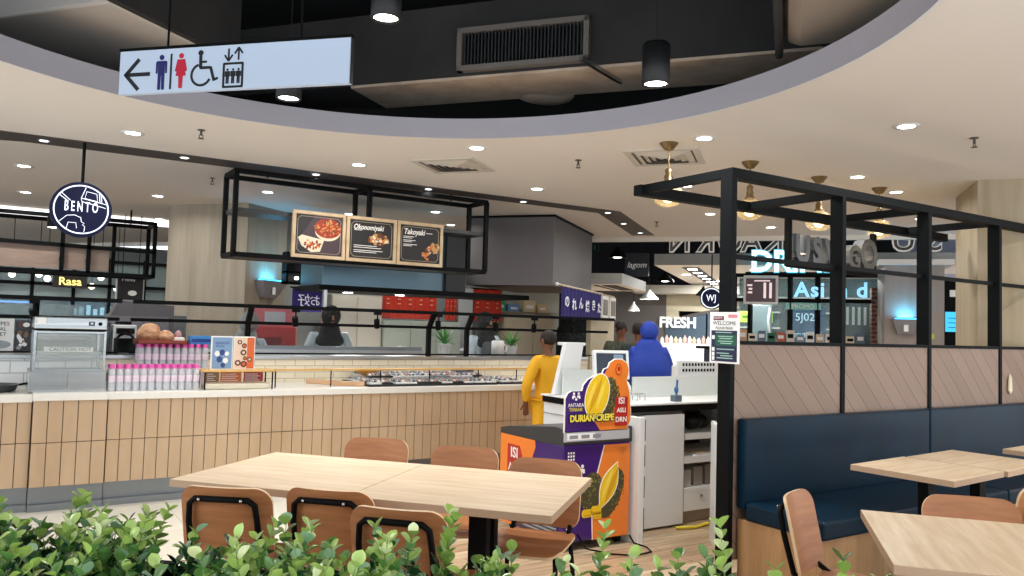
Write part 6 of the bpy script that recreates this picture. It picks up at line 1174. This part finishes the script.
m = MB(); abbox(m, 16, 16.2, -9, -1.9, 0, 4.4, M('wall_lilac', '#b9c0d6', .7)); struct('wall_right_far', m)
t2 = thing('wall_notice', 'small green and cream notice on the grey pillar beside a handle', 'notice', tuple(AB(12.88, -1.95, 1.45)), TH); m = MB(); abbox(m, 12.885, 12.9, -2.0, -1.9, 1.5, 1.58, M('notice_green', '#b8c24a', .5)); obj('plate', m, t2)
# ------------------------------------------------------------------ planter hedge in front
P0, P1 = Vector((-.35, 2.62, 0)), Vector((1.72, .66, 0)); hd_ = (P1 - P0).normalized(); hn = Vector((-hd_.y, hd_.x, 0)); LEN = (P1 - P0).length
LG = []
for nm, c in (('leaf_pale', '#d3dfa6'), ('leaf_lime', '#9ab85c'), ('leaf_mid', '#54803f'), ('leaf_shaded', '#214a2c'), ('leaf_grey', '#7fa37e')): mm = grain(nm, c, c, rough=.2, spec=.7); mm.node_tree.nodes['Principled BSDF'].inputs['Subsurface Weight'].default_value = .0; LG.append(mm)
STM = M('stem_green', '#6f8a45', .5)
t = thing('planter_box', 'long black planter box holding the leafy hedge in the foreground', 'planter', tuple((P0 + P1) / 2), math.atan2(hd_.y, hd_.x))
m = MB(); h_ = LEN / 2 + .1; SO = M('soil', '#241c15', .9)
for a in ((-h_, h_, -.2, -.18), (-h_, h_, .18, .2), (-h_, -h_ + .02, -.18, .18), (h_ - .02, h_, -.18, .18)): m.box(*a, 0, .88, BLACK)
obj('box', m, t, world=False); m = MB(); m.box(-h_ + .02, h_ - .02, -.18, .18, 0, .83, SO); obj('soil', m, t, world=False)
rn = random.Random(11)
def leaf(m, p, d, up, L, w, mat, curl):
    d = d.normalized(); s = d.cross(up); s = s.normalized() if s.length > .05 else d.orthogonal().normalized(); n = s.cross(d); vs = []
    prof = ((0, .12), (.18, .6), (.4, .95), (.62, 1), (.82, .72), (1, .06))
    for f, ww in prof: c = p + d * L * f + n * (curl * L * (f * f)); q = n * (.18 * w * ww); vs += [c - s * w * ww * .5 + q, c, c + s * w * ww * .5 + q]
    fs = []
    for i in range(5): a = 3 * i; fs += [(a, a + 1, a + 4, a + 3), (a + 1, a + 2, a + 5, a + 4)]
    m.add(vs, fs, mat, True)
def shrub(x0, x1, label, dens):
    c = P0 + hd_ * (x0 + x1) / 2; t = thing('boxwood_shrub', label, 'shrub', (c.x, c.y, .83), 0, 'leafy shrubs in the foreground planter'); m = MB(); ms = MB()
    for k in range(int(dens * (x1 - x0))):
        x = rn.uniform(x0, x1); y = rn.uniform(-.19, .19); f = x / LEN
        base = P0 + hd_ * x + hn * y + Z3 * .80
        tall = hfun(f) * (.58 + .42 * rn.random() ** 2.6) - .012
        ax = (Z3 + hd_ * rn.uniform(-.35, .35) + hn * rn.uniform(-.35, .35)).normalized(); pts = [base + ax * tall * q / 6 + hd_ * rn.uniform(-.004, .004) for q in range(7)]; ms.tube(pts, [.0028 - .0003 * q for q in range(7)], STM, 5)
        nl = int(tall / .022); ph = rn.uniform(0, 6)
        for j in range(nl):
            g = (j + .6) / nl; p = base + ax * tall * g; a = ph + j * 1.571 + rn.uniform(-.3, .3)
            for s in (0, PI):
                o1 = ax.orthogonal().normalized(); o2 = ax.cross(o1); d = (o1 * math.cos(a + s) + o2 * math.sin(a + s)) + ax * (.35 + .6 * g + rn.uniform(-.2, .3))
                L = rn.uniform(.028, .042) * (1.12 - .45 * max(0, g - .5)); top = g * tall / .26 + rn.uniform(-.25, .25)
                mat = LG[0] if top > .85 and rn.random() < .35 else LG[1] if top > .7 else rn.choice((LG[2], LG[4], LG[1], LG[2])) if top > .4 else rn.choice((LG[3], LG[2], LG[3], LG[3]))  # lower leaves get darker greens, painting shade inside the foliage
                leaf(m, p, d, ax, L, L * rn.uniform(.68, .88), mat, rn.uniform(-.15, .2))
    obj('stems', ms, t); obj('foliage', m, t)
def hfun(f):
    pts = ((0, .3), (.2, .29), (.25, .28), (.3, .27), (.35, .2), (.4, .285), (.45, .3), (.475, .24), (.5, .28), (.55, .31), (.6, .28), (.65, .32), (.69, .25), (.75, .28), (.8, .33), (.84, .27), (.9, .22), (1, .2))
    for (a, u_), (b, v_) in zip(pts, pts[1:]):
        if f <= b: return u_ + (v_ - u_) * (f - a) / (b - a)
    return .2
for k, (a, b, l, dn) in enumerate(((0, .36, 'at the left edge, tallest and closest to the counter', 200), (.36, .72, 'before the leftmost dining chair', 185), (.72, 1.1, 'before the middle dining chair', 165), (1.1, 1.5, 'before the rightmost near chair', 150), (1.5, 1.95, 'below the freezer, low and sparse', 70), (1.95, 2.45, 'before the partition corner post, low', 60), (2.45, LEN, 'at the right end near the side-on chair', 90))): shrub(a, b, 'leafy green shrub in the planter ' + l, dn)
